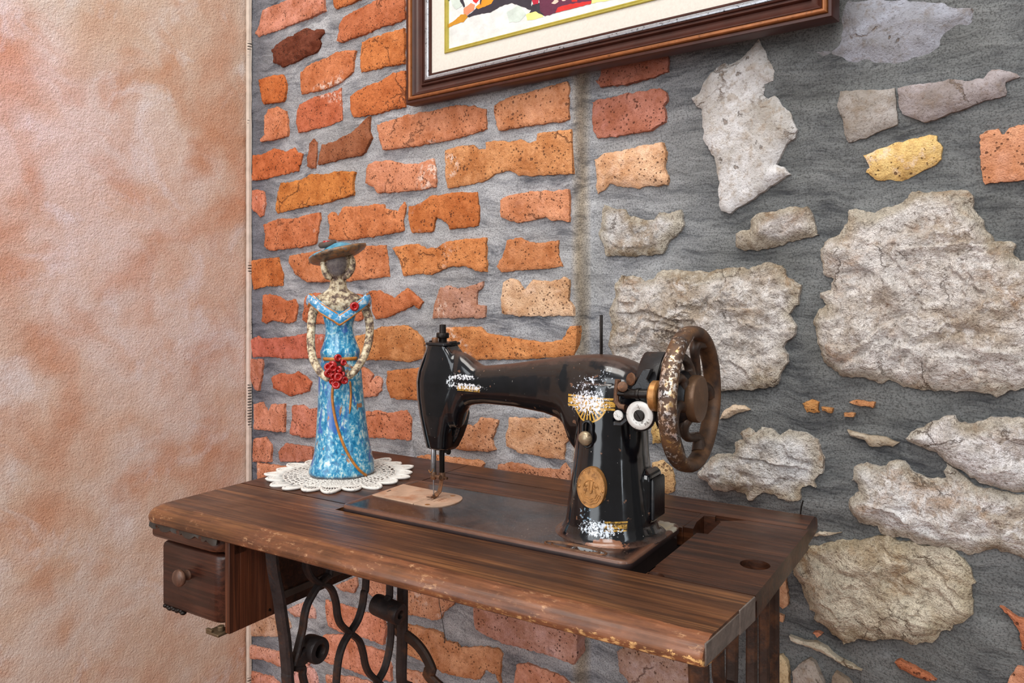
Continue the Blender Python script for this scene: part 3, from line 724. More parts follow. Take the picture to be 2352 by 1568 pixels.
# ------------------------------------------------------------------ the treadle table
def wear_front(m, c):
    P = m.pos(); y = m.sep(P)[1]; z = m.sep(P)[2]
    n = m.noise(m.coord((.5, 1, 1)), 190, 5, .7); n2 = m.noise(P, 16, 5, .65)
    near = m.math('LESS_THAN', m.math('ADD', y, m.math('MULTIPLY', m.math('SUBTRACT', n2, .5), .01)), -.178)
    x = m.sep(P)[0]
    c = m.mix(m.math('MULTIPLY', near, m.ramp(m.math('ADD', n2, m.math('MULTIPLY', x, .45)), [(.34, .05), (.66, .8)])), c, m.mix(m.ramp(m.noise(m.coord((.18, 1, 1)), 130, 5, .65), [(.36, 0), (.64, 1)]), rgb(96, 56, 38), rgb(148, 92, 60)))
    k = m.math('MULTIPLY', near, m.math('MULTIPLY', m.ramp(n, [(.56, 0), (.66, 1)]), m.ramp(n2, [(.46, 0), (.6, 1)])))
    c = m.mix(m.math('MULTIPLY', k, .7), c, rgb(198, 152, 112))
    low = m.math('LESS_THAN', z, m.math('MULTIPLY', m.math("SUBTRACT", n, .2), .02))
    r = m.math('MULTIPLY', m.ramp(x, [(.05, 0), (.34, 1)]), m.ramp(n, [(.5, 0), (.6, 1)]))
    return m.mix(m.math('MULTIPLY', m.math('MULTIPLY', near, low), r), c, rgb(226, 178, 116))
W_TOP = mat_wood('walnut_table_top', rgb(56, 33, 20), rgb(104, 65, 39), rgb(138, 92, 56), 0, .36, wear_front)
W_PANEL = mat_wood('dark_walnut_panel', rgb(44, 24, 15), rgb(82, 46, 28), rgb(110, 65, 39), 0, .36)
W_DRAW = mat_wood('mahogany_drawer', rgb(40, 21, 16), rgb(70, 37, 27), rgb(98, 56, 36), 0, .3)
W_STILE = mat_wood('reddish_case_wood', rgb(58, 30, 19), rgb(100, 55, 34), rgb(124, 74, 47), 2, .4)
W_END = mat_plain('bare_end_grain', rgb(112, 100, 92), .5, 0, .3, 90, .5, .001)
M_IRON = mat_plain('cast_iron', rgb(52, 46, 46), .5, .35, .35, 70, .5, .0012, spots=(46, .54, .7, rgb(92, 62, 44), .8))
M_IRONB = mat_plain('rusty_cast_iron', rgb(58, 42, 34), .6, .3, .35, 60, .5, .0012, spots=(40, .48, .64, rgb(104, 68, 44), .85))
M_TIN = mat_plain('dark_tin_edging', rgb(66, 58, 52), .5, .5, .3, 80)
M_DARKM = mat_plain('blackened_steel', rgb(44, 40, 38), .38, .8, .3, 80)

A0, B0, Z0 = -.541, .78, 0.
TBL = table_thing('sewing_table', 'worn dark wooden treadle sewing table with a small drawer and black cast iron stand', 'table', A0, B0, Z0)
BASES[TBL.name] = (A0, B0, Z0)
# objects of the table keep the thing's base; the top's wear is written in its own height, so boards hang from a holder at TOP
def tpart(name, mb, mats, label=None, parent=None, **kw):
    o = mesh_obj(name, mb.v, mb.f, mats, parent or TBL, mb.mi, base=(A0, B0, TOP-.02), **kw)
    if parent is None: o.location = (0, 0, TOP-.02)
    if label: o['label'] = label
    return o
PROF = [(0, .7500), (.003, .7492), (.0055, .7478), (.009, .7468), (.0125, .7450), (.0155, .7420), (.0172, .7385), (.0175, .7355), (.0165, .7322), (.0135, .7300), (.008, .7290), (0, .7288)]
def board(out, off, prof=PROF):
    """out: flat outline, counter-clockwise; off: how each point moves with the moulded edge"""
    mb = MB()
    rings = [[(p[0]+o[0]*d, p[1]+o[1]*d, z) for p, o in zip(out, off)] for d, z in prof]
    mb.loft(rings, True); return mb
def arc_corner(cx, cy, r, a0, a1, n=6):
    return [((cx+r*math.cos(math.radians(a0+(a1-a0)*k/n)), cy+r*math.sin(math.radians(a0+(a1-a0)*k/n))),
             (math.cos(math.radians(a0+(a1-a0)*k/n)), math.sin(math.radians(a0+(a1-a0)*k/n)))) for k in range(n+1)]
AL, AR, BF, BB = -.879, -.1935, .598, .966       # flat field of the top
SEAM = .7155
OPEN = (-.681, -.286, .692, .847)                # opening for the machine bed
hole = MB().box((OPEN[0], OPEN[2], .70), (OPEN[1], OPEN[3], .80))
# front board, moulded on its front and left edges
pts = arc_corner(AL+.006, BF+.006, .006, 180, 270)
out = [p for p, o in pts]+[(AR-.004, BF), (AR, BF), (-.186, .693), (-.285, .693), (-.285, SEAM), (AL, SEAM)]
off = [o for p, o in pts]+[(0, -1), (-.1, -.9), (0, 0), (0, 0), (0, 0), (-1, 0)]
# more points along the front edge for the wear to show as small dents
front = carve(board(out, off), hole)
tpart('front_board', front, [W_TOP], smooth=35)
# left leaf with moulded left and back edges
pts = arc_corner(AL+.006, BB-.006, .006, 90, 180)
out = [(AL, SEAM+.0022), (OPEN[0]-.0, SEAM+.0022), (OPEN[0]-.0, BB)]+[p for p, o in pts]
off = [(-1, 0), (0, 0), (0, 1)]+[o for p, o in pts]
tpart('left_leaf', board(out, off), [W_PANEL], smooth=35)
# back rail
out = [(OPEN[0]+.0012, .910), (-.1885, .910), (-.1905, BB), (OPEN[0]+.0012, BB)]
off = [(0, 0), (0, 0), (0, 1), (0, 1)]
tpart('back_rail', board(out, off), [W_PANEL], smooth=35)
# strip of panel between opening and back rail, and right panel with the slot and the round hole
mb = MB().box((OPEN[0]+.0012, OPEN[3], .729), (OPEN[1]-.02, .9088, .75))
tpart('rear_panel', mb, [W_PANEL], bevel=.0008)
mb = MB().box((OPEN[1]-.0194, .6945, .729), (-.1855, .9088, .75))
cut = MB().box((OPEN[0], OPEN[2], .70), (OPEN[1], OPEN[3], .80))
mb = carve(mb, cut); cut = MB()
cu = uv_z(1734, 1296)
cut.lathe((cu[0], cu[1], .738), (0, 0, 1), [(.0135, 0), (.0145, .02)], 30)
mb = carve(mb, cut); cut = MB()
sl = [uv_z(1588, 1222), uv_z(1626, 1226), uv_z(1655, 1199), uv_z(1650, 1187), uv_z(1617, 1184), uv_z(1600, 1198)]
cut.loft([[(p[0], p[1], z) for p in sl] for z in (.70, .80)])
mb = carve(mb, cut); cut = MB()
sl2 = [uv_z(1640, 1190), uv_z(1655, 1196), uv_z(1745, 1194), uv_z(1745, 1191.5), uv_z(1645, 1182)]
cut.loft([[(p[0], p[1], z) for p in sl2] for z in (.744, .80)])
mb = carve(mb, cut); cut = MB()
fh = uv_z(1500, 1322)
cut.lathe((fh[0], fh[1], .741), (0, 0, 1), [(.009, 0), (.012, .02)], 24)
mb = carve(mb, cut); cut = MB()
cut.box((-.192, .6940, .70), (-.18, .6985, .7445))
tpart('right_panel', carve(mb, cut), [W_PANEL], smooth=30)
mb = MB().lathe((cu[0], cu[1], .7375), (0, 0, 1), [(.0132, 0), (.0132, .001), (.010, .0016), (0.0001, .0018)], 26)
tpart('pull_ring', mb, [M_DARKM])
# bare end faces of the cut side
def end_cap(b0, b1, z0, z1, t):
    f = lambda b: AR+(b-BF)*.0789
    return MB().loft([[(f(b)-.0008, b, z0), (f(b)+t, b, z0), (f(b)+t, b, z1), (f(b)-.0008, b, z1)] for b in (b0, b1)])
mb = end_cap(.5865, .655, .7305, .7478, .0008)
tpart('end_cap', mb, [W_END], 'bare greyish cut end of the table top', bevel=.0006)
mb = end_cap(.656, .6925, .7292, .7499, .0011)
tpart('end_cap', mb, [W_END], 'bare greyish cut end of the table top', bevel=.0006)
W_LEDGE = mat_plain('shade_dark_wood', rgb(26, 18, 14), .8, 0, .3, 60)  # near-black colour paints in the shade of the opening and slot
# ledges that carry the machine
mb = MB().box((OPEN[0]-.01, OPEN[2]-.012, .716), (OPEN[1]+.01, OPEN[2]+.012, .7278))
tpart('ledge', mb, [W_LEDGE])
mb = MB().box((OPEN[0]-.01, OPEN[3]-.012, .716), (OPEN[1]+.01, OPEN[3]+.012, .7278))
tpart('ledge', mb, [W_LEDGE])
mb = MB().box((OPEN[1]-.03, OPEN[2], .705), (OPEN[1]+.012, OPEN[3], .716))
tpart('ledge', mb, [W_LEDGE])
# scalloped tin edging that hangs under the left front of the top
vs = []; fs = []; N = 96
x0, x1 = -.8925, -.7655
for k in range(N+1):
    t = k/N; x = x0+(x1-x0)*t
    d = .0045+.0045*abs(math.sin(PI*t*5.6+.4))**.8+.0008*mn.noise((x*90, 1, 1))
    y = .5905+.0018*math.sin(t*19)
    vs += [(x, y, .7300), (x, y-.0012-.0006*math.sin(t*40), .7296-d), (x, y+.0008, .7296-d), (x, y+.001, .7300)]
for k in range(N):
    for j in range(4):
        a, b = k*4+j, k*4+(j+1) % 4
        fs.append((a, b, b+4, a+4))
fs += [(0, 1, 2, 3), (N*4+3, N*4+2, N*4+1, N*4)]
mb = MB(); mb.add(vs, fs); tpart('scalloped_edging', mb, [M_TIN], smooth=50)

# drawer case
CL, CR = -.878, -.7525
def rounded_front(x0, x1, yf, yb, r, z0, z1, prof=((0, 0),)):
    """box with a rounded right front corner and eased top and bottom"""
    pl = [(x0, yb), (x0, yf+.002), (x0+.002, yf)]
    n = 8
    for k in range(n+1):
        a = -PI/2+PI/2*k/n
        pl.append((x1-r+r*math.cos(a), yf+r+r*math.sin(a)))
    pl.append((x1, yb))
    cx = sum(p[0] for p in pl)/len(pl)
    rings = []
    for z, e in prof:
        rings.append([(p[0]+(e if p[0] < cx else -e)*(1 if i not in (0, len(pl)-1) else 1), min(p[1]+e, yb), z) for i, p in enumerate(pl)])
    return rings
case = MB()
case.box((CL, .604, .708), (CR, .93, .7285))                 # top of the case
case.box((CL, .62, .622), (CL+.006, .93, .708))              # far side
case.box((CR-.0065, .665, .623), (CR-.0015, .93, .7285))     # near side, thin recessed panel
case.box((CL, .925, .623), (CR, .93, .708))
DC = tpart('drawer_case', case, [W_PANEL], bevel=.0006)
zz = [(.7095, .0035), (.7105, .0015), (.713, .0002), (.716, 0), (.724, 0), (.7270, .0008), (.7285, .002)]
mb = MB().loft(rounded_front(CL-.012, CR-.008, .5915, .63, .02, 0, 0, zz))
tpart('moulding', mb, [W_DRAW], smooth=45, parent=DC)
mb = MB().box((CR-.008, .597, .620), (CR, .612, .7287)); mb.box((CR-.0062, .612, .620), (CR, .664, .7287))
tpart('stile', mb, [W_STILE], 'reddish brown upright of the drawer case', bevel=.0008, parent=DC)
mb = MB().box((CR-.0015, .665, .634), (CR+.0012, .93, .6425))
tpart('rail', mb, [mat_plain('grey_worn_strip', rgb(84, 72, 64), .5, .2)], parent=DC, bevel=.0006)
mb = MB().box((CR-.03, .588, .6175), (CR-.008, .607, .6205)); mb.box((CR-.03, .588, .6205), (CR-.020, .5915, .6235)); mb.cyl((CR-.016, .598, .6205), (CR-.016, .598, .626), .004, 14)
tpart('bracket', mb, [mat_plain('dull_brass', rgb(110, 92, 70), .45, .6)], parent=DC, bevel=.0005)
mb = MB().cyl((CR, .655, .628), (CR+.0012, .655, .628), .0016, 12)
tpart('screw', mb, [M_DARKM], parent=DC)
# the drawer
DRW = MB()
zz = [(.6265, .004), (.6275, .0015), (.630, 0), (.700, 0), (.7035, .0008), (.7055, .003), (.7062, .006)]
DRW.loft(rounded_front(CL+.0015, CR-.0092, .597, .617, .018, 0, 0, zz))
DRW.box((CL+.004, .617, .634), (CR-.012, .9, .702))
DR = tpart('drawer', DRW, [W_DRAW], smooth=45)
ka, kz = uv_b(411, 1327, .585)
mb = MB().lathe((ka, .5975, kz), (0, -1, 0), [(.0062, 0), (.0055, .003), (.0048, .006), (.0058, .008), (.0092, .0095), (.0102, .012), (.0098, .0145), (.0075, .0165), (.0035, .0175), (.0002, .0178)], 28)
tpart('knob', mb, [mat_wood('knob_wood', rgb(64, 42, 32), rgb(98, 68, 54), rgb(122, 90, 74), 2, .4)], parent=DR, smooth=50)
mb = MB()
for k in range(9):
    mb.ball((CL+.0045+.0042*k, .6+.001*(k % 2), .6262-.0008*(k % 3)), (.0036, .004, .0028+.0006*(k % 2)), 10, 6)
tpart('chipped_edge', mb, [M_DARKM], parent=DR)

# cast iron side frames, drawn in the plane of the left frame
AFL, AFR = -.7236, -.2155
def gz(pts, a=AFL):
    out = []
    for i in range(0, len(pts), 2):
        b, z = uv_a(560+pts[i]/4.7795, 1240+pts[i+1]/4.7795, a); out.append((b, z))
    return out
LEG_F = gz([297,60,318,250,345,420,388,640,418,860,448,1060,468,1280,480,1440,487,1568])
LEG_F[0] = (LEG_F[0][0], .7285)
LEG_F += [(.672, .46), (.648, .36), (.612, .24), (.578, .13), (.562, .05), (.556, .0)]
LEG_B = gz([1745,440,1742,800,1738,1100,1735,1568]); LEG_B[0] = (LEG_B[0][0], .7285)
LEG_B += [(.885, .44), (.897, .34), (.925, .22), (.950, .12), (.962, .05), (.966, .0)]
SCROLL = [[670,160,680,240,700,330,745,410,835,478], [965,240,945,320,915,395,865,450,835,478],
          [835,478,765,580,700,700,665,830,648,960,615,1100,585,1220,560,1300,540,1370],
          [835,478,905,490,970,555,1010,680,1030,830,1070,930,1165,1015],
          [1350,330,1340,450,1320,580,1300,720,1250,880,1165,1015],
          [1165,1015,1095,1130,1050,1260,1025,1420,1012,1600],
          [1165,1015,1265,1105,1310,1240,1335,1370,1385,1470,1470,1545],
          [1618,860,1612,1080,1585,1260,1540,1420,1470,1545],
          [1600,400,1602,520,1590,620,1560,700,1590,790,1618,870],
          [545,1400,640,1395,645,1480,665,1568,690,1660], [1470,1545,1540,1640,1590,1760], [1470,1545,1430,1640,1400,1760],
          [1012,1600,1020,1700,1060,1800]]
def rib(path, a, w=.0085, h=.013):
    P = smooth_path([(a, b, z) for b, z in path], 6)
    return P
def side_frame(a, mat):
    body = MB()
    for i, s in enumerate(SCROLL):
        q = gz(s)
        if i in (0, 1, 4, 8): q[0] = (q[0][0], .724)
        body.bar(rib(q, a), .0068, .011, (1, 0, 0))
    # top rail under the table and low arch between the legs
    body.box((a-.009, .62, .722), (a+.009, .885, .7287))
    body.bar(rib([(.60, .2), (.66, .17), (.77, .16), (.86, .17), (.93, .2)], a), .012, .012, (1, 0, 0))
    e0, e1, e2, e3 = (gz(q)[0] for q in ([690, 1660], [1060, 1800], [1400, 1760], [1590, 1760]))
    body.bar(rib([e1, (e1[0]+.004, .42), (.745, .35), (.77, .30), (.80, .35), (e2[0]-.004, .43), e2], a), .0072, .011, (1, 0, 0))
    body.bar(rib([e0, (e0[0]+.002, .42), (.685, .33), (.66, .24), (.662, .185)], a), .0072, .011, (1, 0, 0))
    body.bar(rib([e3, (e3[0]+.003, .43), (.858, .33), (.885, .25), (.885, .185)], a), .0072, .011, (1, 0, 0))
    body.bar(rib([(.77, .30), (.77, .22), (.77, .16)], a), .010, .012, (1, 0, 0))
    # webbed boss with its eye
    c = gz([762, 1190])[0]; c2 = gz([640, 1290])[0]; c3 = gz([560, 1390])[0]
    body.bar(rib([c3, c2, ((c2[0]*.4+c[0]*.6), (c2[1]*.4+c[1]*.6))], a), .020, .010, (1, 0, 0))
    bo = MB()
    bo.lathe((a-.012, c[0], c[1]), (1, 0, 0), [(.0078, 0), (.0148, .001), (.0158, .006), (.0158, .022), (.0148, .0245), (.0082, .0245), (.007, .021), (.007, .012), (.0001, .012)], 26)
    o = tpart('side_frame', body, [mat], smooth=40)
    tpart('boss', bo, [mat], parent=o, smooth=40)
    mb = MB().bar(rib(LEG_F, a), .0095, .017, (1, 0, 0)); tpart('leg', mb, [mat], parent=o, smooth=40)
    mb = MB().bar(rib(LEG_B, a), .0095, .017, (1, 0, 0)); tpart('leg', mb, [mat], parent=o, smooth=40)
    q = gz([1600, 770])[0]
    bo = MB()
    bo.lathe((a-.024, q[0]-.004, q[1]+.006), (1, .0, -.12), [(.009, 0), (.0135, .0015), (.0145, .006), (.0145, .044), (.0135, .0475), (.006, .0475), (.005, .043), (.0001, .043)], 26)
    tpart('boss', bo, [mat], parent=o, smooth=40)
side_frame(AFL, M_IRON)
side_frame(AFR, M_IRONB)
# curved cross brace between the frames
def bp(pts, b=.868):
    out = []
    for i in range(0, len(pts), 2):
        a, z = uv_b(560+pts[i]/4.7795, 1240+pts[i+1]/4.7795, b); out.append((a, b, z))
    return out
path = bp([1610, 880, 1680, 985, 1790, 1050, 1900, 1140, 1990, 1260, 2065, 1420, 2105, 1568])
mid = -.5*(-AFL-AFR)
path += [(mid-.015, .866, .40), (mid, .866, .33), (mid+.03, .866, .26), (mid+.12, .868, .20), (AFR, .90, .185)]
mb = MB().bar(smooth_path(path, 6), .015, .010, (0, 1, 0)); tpart('brace', mb, [M_IRONB], smooth=40)

# ------------------------------------------------------------------ nail and thread
na, nb = uv_z(1833, 1181)
mb = MB().tube([(na, .976, .7470), (na+.001, .977, .7560), (na+.0028, .978, .7635)], [.0009, .0009, .0008], 8)
single('bent_nail', mb, [M_DARKM], 'tiny bent dark nail sticking up from the back right edge of the wooden table', 'nail', na, .977, .747)
t0 = uv_b(1007, 1363, .64); P = []
for u, v in [(1007, 1352), (1008, 1375), (1012, 1400), (1016, 1425), (1020, 1448), (1022, 1462), (1021, 1475)]:
    a, z = uv_b(u, v, .64); P.append((a, .64, z))
P[0] = (P[0][0], .64, .7287)
mb = MB().tube(smooth_path(P, 5), .00035, 6)
single('hanging_thread', mb, [mat_plain('black_thread', rgb(40, 34, 34), .8)], 'fine dark thread hanging below the front edge of the wooden table', 'thread', P[0][0], .64, P[0][2])

# ------------------------------------------------------------------ the sewing machine
MA, MBB, MZ = -.49, .768, .7285
def ml(a, b, z): return (a-MA, b-MBB, z-MZ)
BX = .778                                   # axis of arm and pillar
def mat_enamel():
    m = NT('black_enamel', rough=.2, spec=.5, coat=.35)
    m.b.inputs['Coat Roughness'].default_value = .08
    P = m.pos(); N = m.sep(m.normal())
    n = m.noise(P, 90, 5, .65); n2 = m.noise(P, 340, 4, .7); n3 = m.noise(P, 30, 4, .6)
    blk = m.mix(m.ramp(n3, [(.35, 0), (.7, 1)]), rgb(6, 7, 10), rgb(15, 16, 21))
    # chips that show the brown primer
    chips = m.ramp(m.noise(m.vmath('ADD', P, (1, 2, 3)), 120, 3, .5), [(.69, 0), (.71, 1)])
    c = m.mix(chips, blk, rgb(104, 74, 58))
    # settled dust and rust on upward surfaces
    up = m.math('MULTIPLY', m.ramp(m.math('ADD', N[2], m.math('MULTIPLY', m.math('SUBTRACT', n, .5), .5)), [(.62, 0), (.92, 1)]), .7)
    c = m.mix(up, c, m.mix(n3, rgb(60, 42, 36), rgb(108, 78, 64)))
    # foot of the pillar worn to brown on the arm side
    x, y, z = m.sep(P)
    foot = m.math('MULTIPLY', m.math('LESS_THAN', m.math('ADD', x, m.math('MULTIPLY', m.math('SUBTRACT', n3, .5), .02)), -.405-MA+.001), m.math('LESS_THAN', z, .083))
    c = m.mix(m.math('MULTIPLY', foot, .75), c, rgb(84, 66, 60))
    b0 = m.blob(ml(*(lambda q: (q[0], .727, q[1]))(uv_b(1395, 1252, .727))), (.034, .03, .0085))
    c = m.mix(m.ramp(m.math('ADD', b0, m.math('MULTIPLY', m.math('SUBTRACT', n, .5), 1.2)), [(.38, 0), (.44, 1)]), c, m.mix(n2, rgb(112, 72, 50), rgb(152, 104, 78)))
    rough_add = up
    white = None
    def flake(uv, b, r, thr, col, ncoord=P, sc=260):
        nonlocal c, white
        a_, z_ = uv_b(uv[0], uv[1], b)
        bl = m.blob(ml(a_, b, z_), r)
        nn = m.noise(ncoord, sc, 5, .72)
        k = m.ramp(m.math('ADD', m.math('MULTIPLY', m.math('MINIMUM', bl, .55), .42), nn), [(thr-.09, 0), (thr-.05, 1)])
        k = m.math('MULTIPLY', k, m.math('GREATER_THAN', bl, .02))
        c = m.mix(k, c, col)
    def gold_band(uv0, uv1, b, h, thr=.45):
        nonlocal c
        a0, z0 = uv_b(*uv0, b); a1, z1 = uv_b(*uv1, b)
        zc = (z0+z1)/2
        inx = m.math('MULTIPLY', m.math('GREATER_THAN', x, a0-MA), m.math('LESS_THAN', x, a1-MA))
        dz = m.math('ABSOLUTE', m.math('SUBTRACT', z, zc-MZ))
        k = m.math('MULTIPLY', inx, m.math('LESS_THAN', dz, h))
        lines = m.math('GREATER_THAN', m.math('ABSOLUTE', m.math('SUBTRACT', dz, h*.55)), h*.09)
        k = m.math('MULTIPLY', k, lines); k = m.math('MULTIPLY', k, m.math('LESS_THAN', y, 0.))
        k = m.math('MULTIPLY', k, m.ramp(n2, [(thr-.1, .25), (thr, 1)]))
        c = m.mix(k, c, m.mix(n2, rgb(150, 104, 34), rgb(226, 180, 84)))
    # arm: gold band with a half medallion under it, mostly hidden by silvered wear
    gold_band((1298, 931), (1412, 917), .742, .0062)
    ac, zc = uv_b(1354, 922, .742)
    v = m.vmath('SUBTRACT', P, ml(ac, .742, zc)); v = m.vmath('MULTIPLY', v, (1., .0, 1.)); l = m.vmath('LENGTH', v, out=1)
    half = m.math('MULTIPLY', m.math('LESS_THAN', z, zc-MZ-.004), m.math('LESS_THAN', y, 0.))
    ring = m.math('LESS_THAN', m.math('ABSOLUTE', m.math('SUBTRACT', l, .0205)), .0009)
    ang = m.math('ARCTAN2', m.sep(v)[0], m.sep(v)[2])
    rays = m.math('MULTIPLY', m.math('GREATER_THAN', m.math('SINE', m.math('MULTIPLY', ang, 26.)), .15), m.math('LESS_THAN', l, .0195))
    k = m.math('MULTIPLY', m.math('MAXIMUM', ring, rays), half)
    c = m.mix(k, c, m.mix(n2, rgb(160, 112, 34), rgb(230, 186, 84)))
    flake((1350, 898), .742, (.034, .05, .030), .86, rgb(214, 220, 232), sc=300)
    flake((1352, 925), .742, (.034, .05, .017), .78, rgb(232, 234, 242), sc=420)
    flake((1385, 862), .742, (.016, .05, .012), .88, rgb(200, 208, 220), sc=420)
    # head: scroll-like silvered patch and a strip with gold
    flake((1062, 866), .76, (.030, .05, .0055), .80, rgb(224, 226, 232), sc=380)
    flake((1036, 877), .76, (.013, .05, .012), .84, rgb(214, 220, 226), sc=420)
    gold_band((1050, 893), (1102, 893), .76, .0028, .5)
    flake((1074, 888), .76, (.034, .05, .0060), .80, rgb(230, 230, 234), sc=420)
    # pillar foot: band of silvered lettering remains
    gold_band((1385, 1212), (1426, 1216), .727, .005, .55)
    flake((1372, 1216), .727, (.031, .05, .0115), .78, rgb(220, 228, 238), sc=430)
    flake((1345, 1190), .727, (.018, .05, .026), .90, rgb(150, 176, 196), sc=260)
    # loose specks
    sp = m.math('MULTIPLY', m.ramp(m.noise(m.vmath('ADD', P, (7, 2, 9)), 400, 2, .5), [(.765, 0), (.78, 1)]), .9)
    c = m.mix(sp, c, rgb(220, 214, 206))
    m.color(c)
    m.rough(m.math('ADD', m.math('MULTIPLY', up, .4), m.math('MULTIPLY', n3, .26)))
    m.put(m.b.inputs['Coat Weight'], m.math('SUBTRACT', .4, m.math('MULTIPLY', up, .5), clamp=True))
    m.bump(n3, .12, .001)
    return m.m
def mat_bed():
    m = NT('worn_bed_enamel', rough=.24, spec=.5, coat=.3)
    P = m.pos(); x, y, z = m.sep(P)
    n = m.noise(P, 70, 5, .65); n2 = m.noise(P, 22, 4, .6, .6); n3 = m.noise(P, 420, 3, .7)
    dx = m.math('SUBTRACT', .1865, m.math('ABSOLUTE', m.math('ADD', x, .0005)))
    dy = m.math('SUBTRACT', .073, m.math('ABSOLUTE', m.math('ADD', y, .001)))
    d = m.math('MINIMUM', dx, dy)
    c = m.mix(m.ramp(n2, [(.38, 0), (.64, 1)]), rgb(15, 16, 20), rgb(58, 41, 35))
    c = m.mix(m.math('MULTIPLY', m.ramp(n3, [(.6, 0), (.72, 1)]), .7), c, rgb(140, 116, 98))
    e = m.ramp(m.math('ADD', d, m.math('MULTIPLY', m.math('SUBTRACT', n, .5), .012)), [(.006, 1), (.0085, 0)])
    c = m.mix(e, c, m.mix(n, rgb(66, 42, 33), rgb(122, 80, 58)))
    # bare flaked corner behind the pillar and bluish dirty corner by the slide plate
    k = m.blob((.168, .052, .0275), (.028, .026, .02)); k = m.ramp(m.math('ADD', m.math('MULTIPLY', k, .6), n), [(.72, 0), (.75, 1)])
    c = m.mix(k, c, rgb(190, 182, 164))
    k = m.blob((.135, -.058, .0275), (.04, .014, .02)); k = m.ramp(m.math('ADD', m.math('MULTIPLY', k, .5), m.noise(P, 200, 5, .7)), [(.84, 0), (.87, 1)])
    c = m.mix(k, c, rgb(150, 156, 160))
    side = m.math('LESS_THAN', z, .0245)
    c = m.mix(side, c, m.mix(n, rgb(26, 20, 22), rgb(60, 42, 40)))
    m.color(c)
    m.rough(m.math('ADD', .1, m.math('ADD', m.math('MULTIPLY', n2, .22), m.math('MULTIPLY', e, .3))))
    m.bump(n, .2, .0008)
    return m.m
ENAMEL, BEDM = mat_enamel(), mat_bed()
M_STEEL = mat_plain('old_steel', rgb(150, 148, 150), .32, .9, .3, 120, .2, .0005)
M_RUST = mat_plain('rusted_steel', rgb(104, 76, 58), .5, .6, .35, 140, .4, .0008, spots=(90, .5, .62, rgb(140, 92, 58), .8))
M_RIM = mat_plain('worn_wheel_rim', rgb(84, 60, 44), .38, .55, .3, 70, .3, .0006)
def mat_rim():
    m = NT('worn_chrome_rim', rough=.3); P = m.pos()
    n = m.noise(P, 210, 5, .7); n2 = m.noise(P, 60, 5, .65); x, y, z = m.sep(P)
    # nickel is left mostly on the front of the rim
    fr = m.math('ADD', m.math('MULTIPLY', y, -2.6), .36)
    fr = m.math('ADD', fr, m.math('MULTIPLY', m.math('SUBTRACT', z, .175), .4))
    k = m.ramp(m.math('ADD', n, m.math('MULTIPLY', m.math('SUBTRACT', fr, .5), .85)), [(.53, 0), (.57, 1)])
    rust = m.mix(m.ramp(n2, [(.35, 0), (.65, 1)]), rgb(44, 31, 25), rgb(104, 72, 46))
    gold = m.mix(m.ramp(n2, [(.4, 0), (.6, 1)]), rgb(214, 208, 206), rgb(196, 158, 100))
    m.color(m.mix(k, rust, gold)); m.metal(m.math('MULTIPLY', k, .75))
    m.rough(m.math('SUBTRACT', .55, m.math('MULTIPLY', k, .25)))
    m.bump(n, .3, .0006); return m.m
M_RIM = mat_rim()
M_WHITE = mat_plain('speckled_nickel', rgb(214, 212, 208), .4, .2, .1, 60, .2, .0005, spots=(240, .58, .66, rgb(70, 56, 46), .9))
M_BRASS = mat_plain('aged_brass', rgb(168, 118, 66), .38, .45, .25, 120, .3, .0006, spots=(160, .56, .68, rgb(104, 66, 36), .8))
M_TAN = mat_plain('rust_stained_plate', rgb(196, 164, 140), .45, .2, .2, 60, .2, .0005, spots=(40, .5, .68, rgb(176, 118, 82), .8))
M_HUB = mat_plain('brown_lacquered_hub', rgb(112, 84, 62), .42, .3, .2, 90, .3, .0006, spots=(150, .58, .7, rgb(150, 116, 88), .7))
M_SPOKE = mat_plain('brown_black_spokes', rgb(66, 52, 44), .4, .3, .3, 90, .3, .0008, spots=(60, .5, .64, rgb(94, 66, 46), .8))
M_BLACK = mat_plain('sooty_black_iron', rgb(24, 23, 26), .32, .1, .4, 90, .3, .0008, spots=(70, .6, .72, rgb(74, 54, 44), .8))

SM = table_thing('sewing_machine', 'antique black hand wheel sewing machine with worn gilt decals set into the wooden table', 'sewing machine', MA, MBB, MZ)
BASES[SM.name] = (MA, MBB, MZ)

# bed
def rrect(a0, a1, b0, b1, r, n=6):
    return [p for cx, cy, s in ((a1-r, b1-r, 0), (a0+r, b1-r, 90), (a0+r, b0+r, 180), (a1-r, b0+r, 270)) for p, o in arc_corner(cx, cy, r, s, s+90, n)]
def rloft(mb, a0, a1, b0, b1, r, prof):
    mb.loft([[(p[0], p[1], z) for p in rrect(a0+e, a1-e, b0+e, b1-e, max(r-e, .0008))] for z, e in prof])
mb = MB()
rloft(mb, -.677, -.304, .694, .840, .013, [(MZ, .002), (.746, .002), (.748, .0), (.7535, 0), (.755, .0006), (.7558, .0018), (.756, .0035), (.7557, .0055), (.7553, .007), (.7553, .012)])
part('bed', mb, [BEDM], SM, smooth=50)

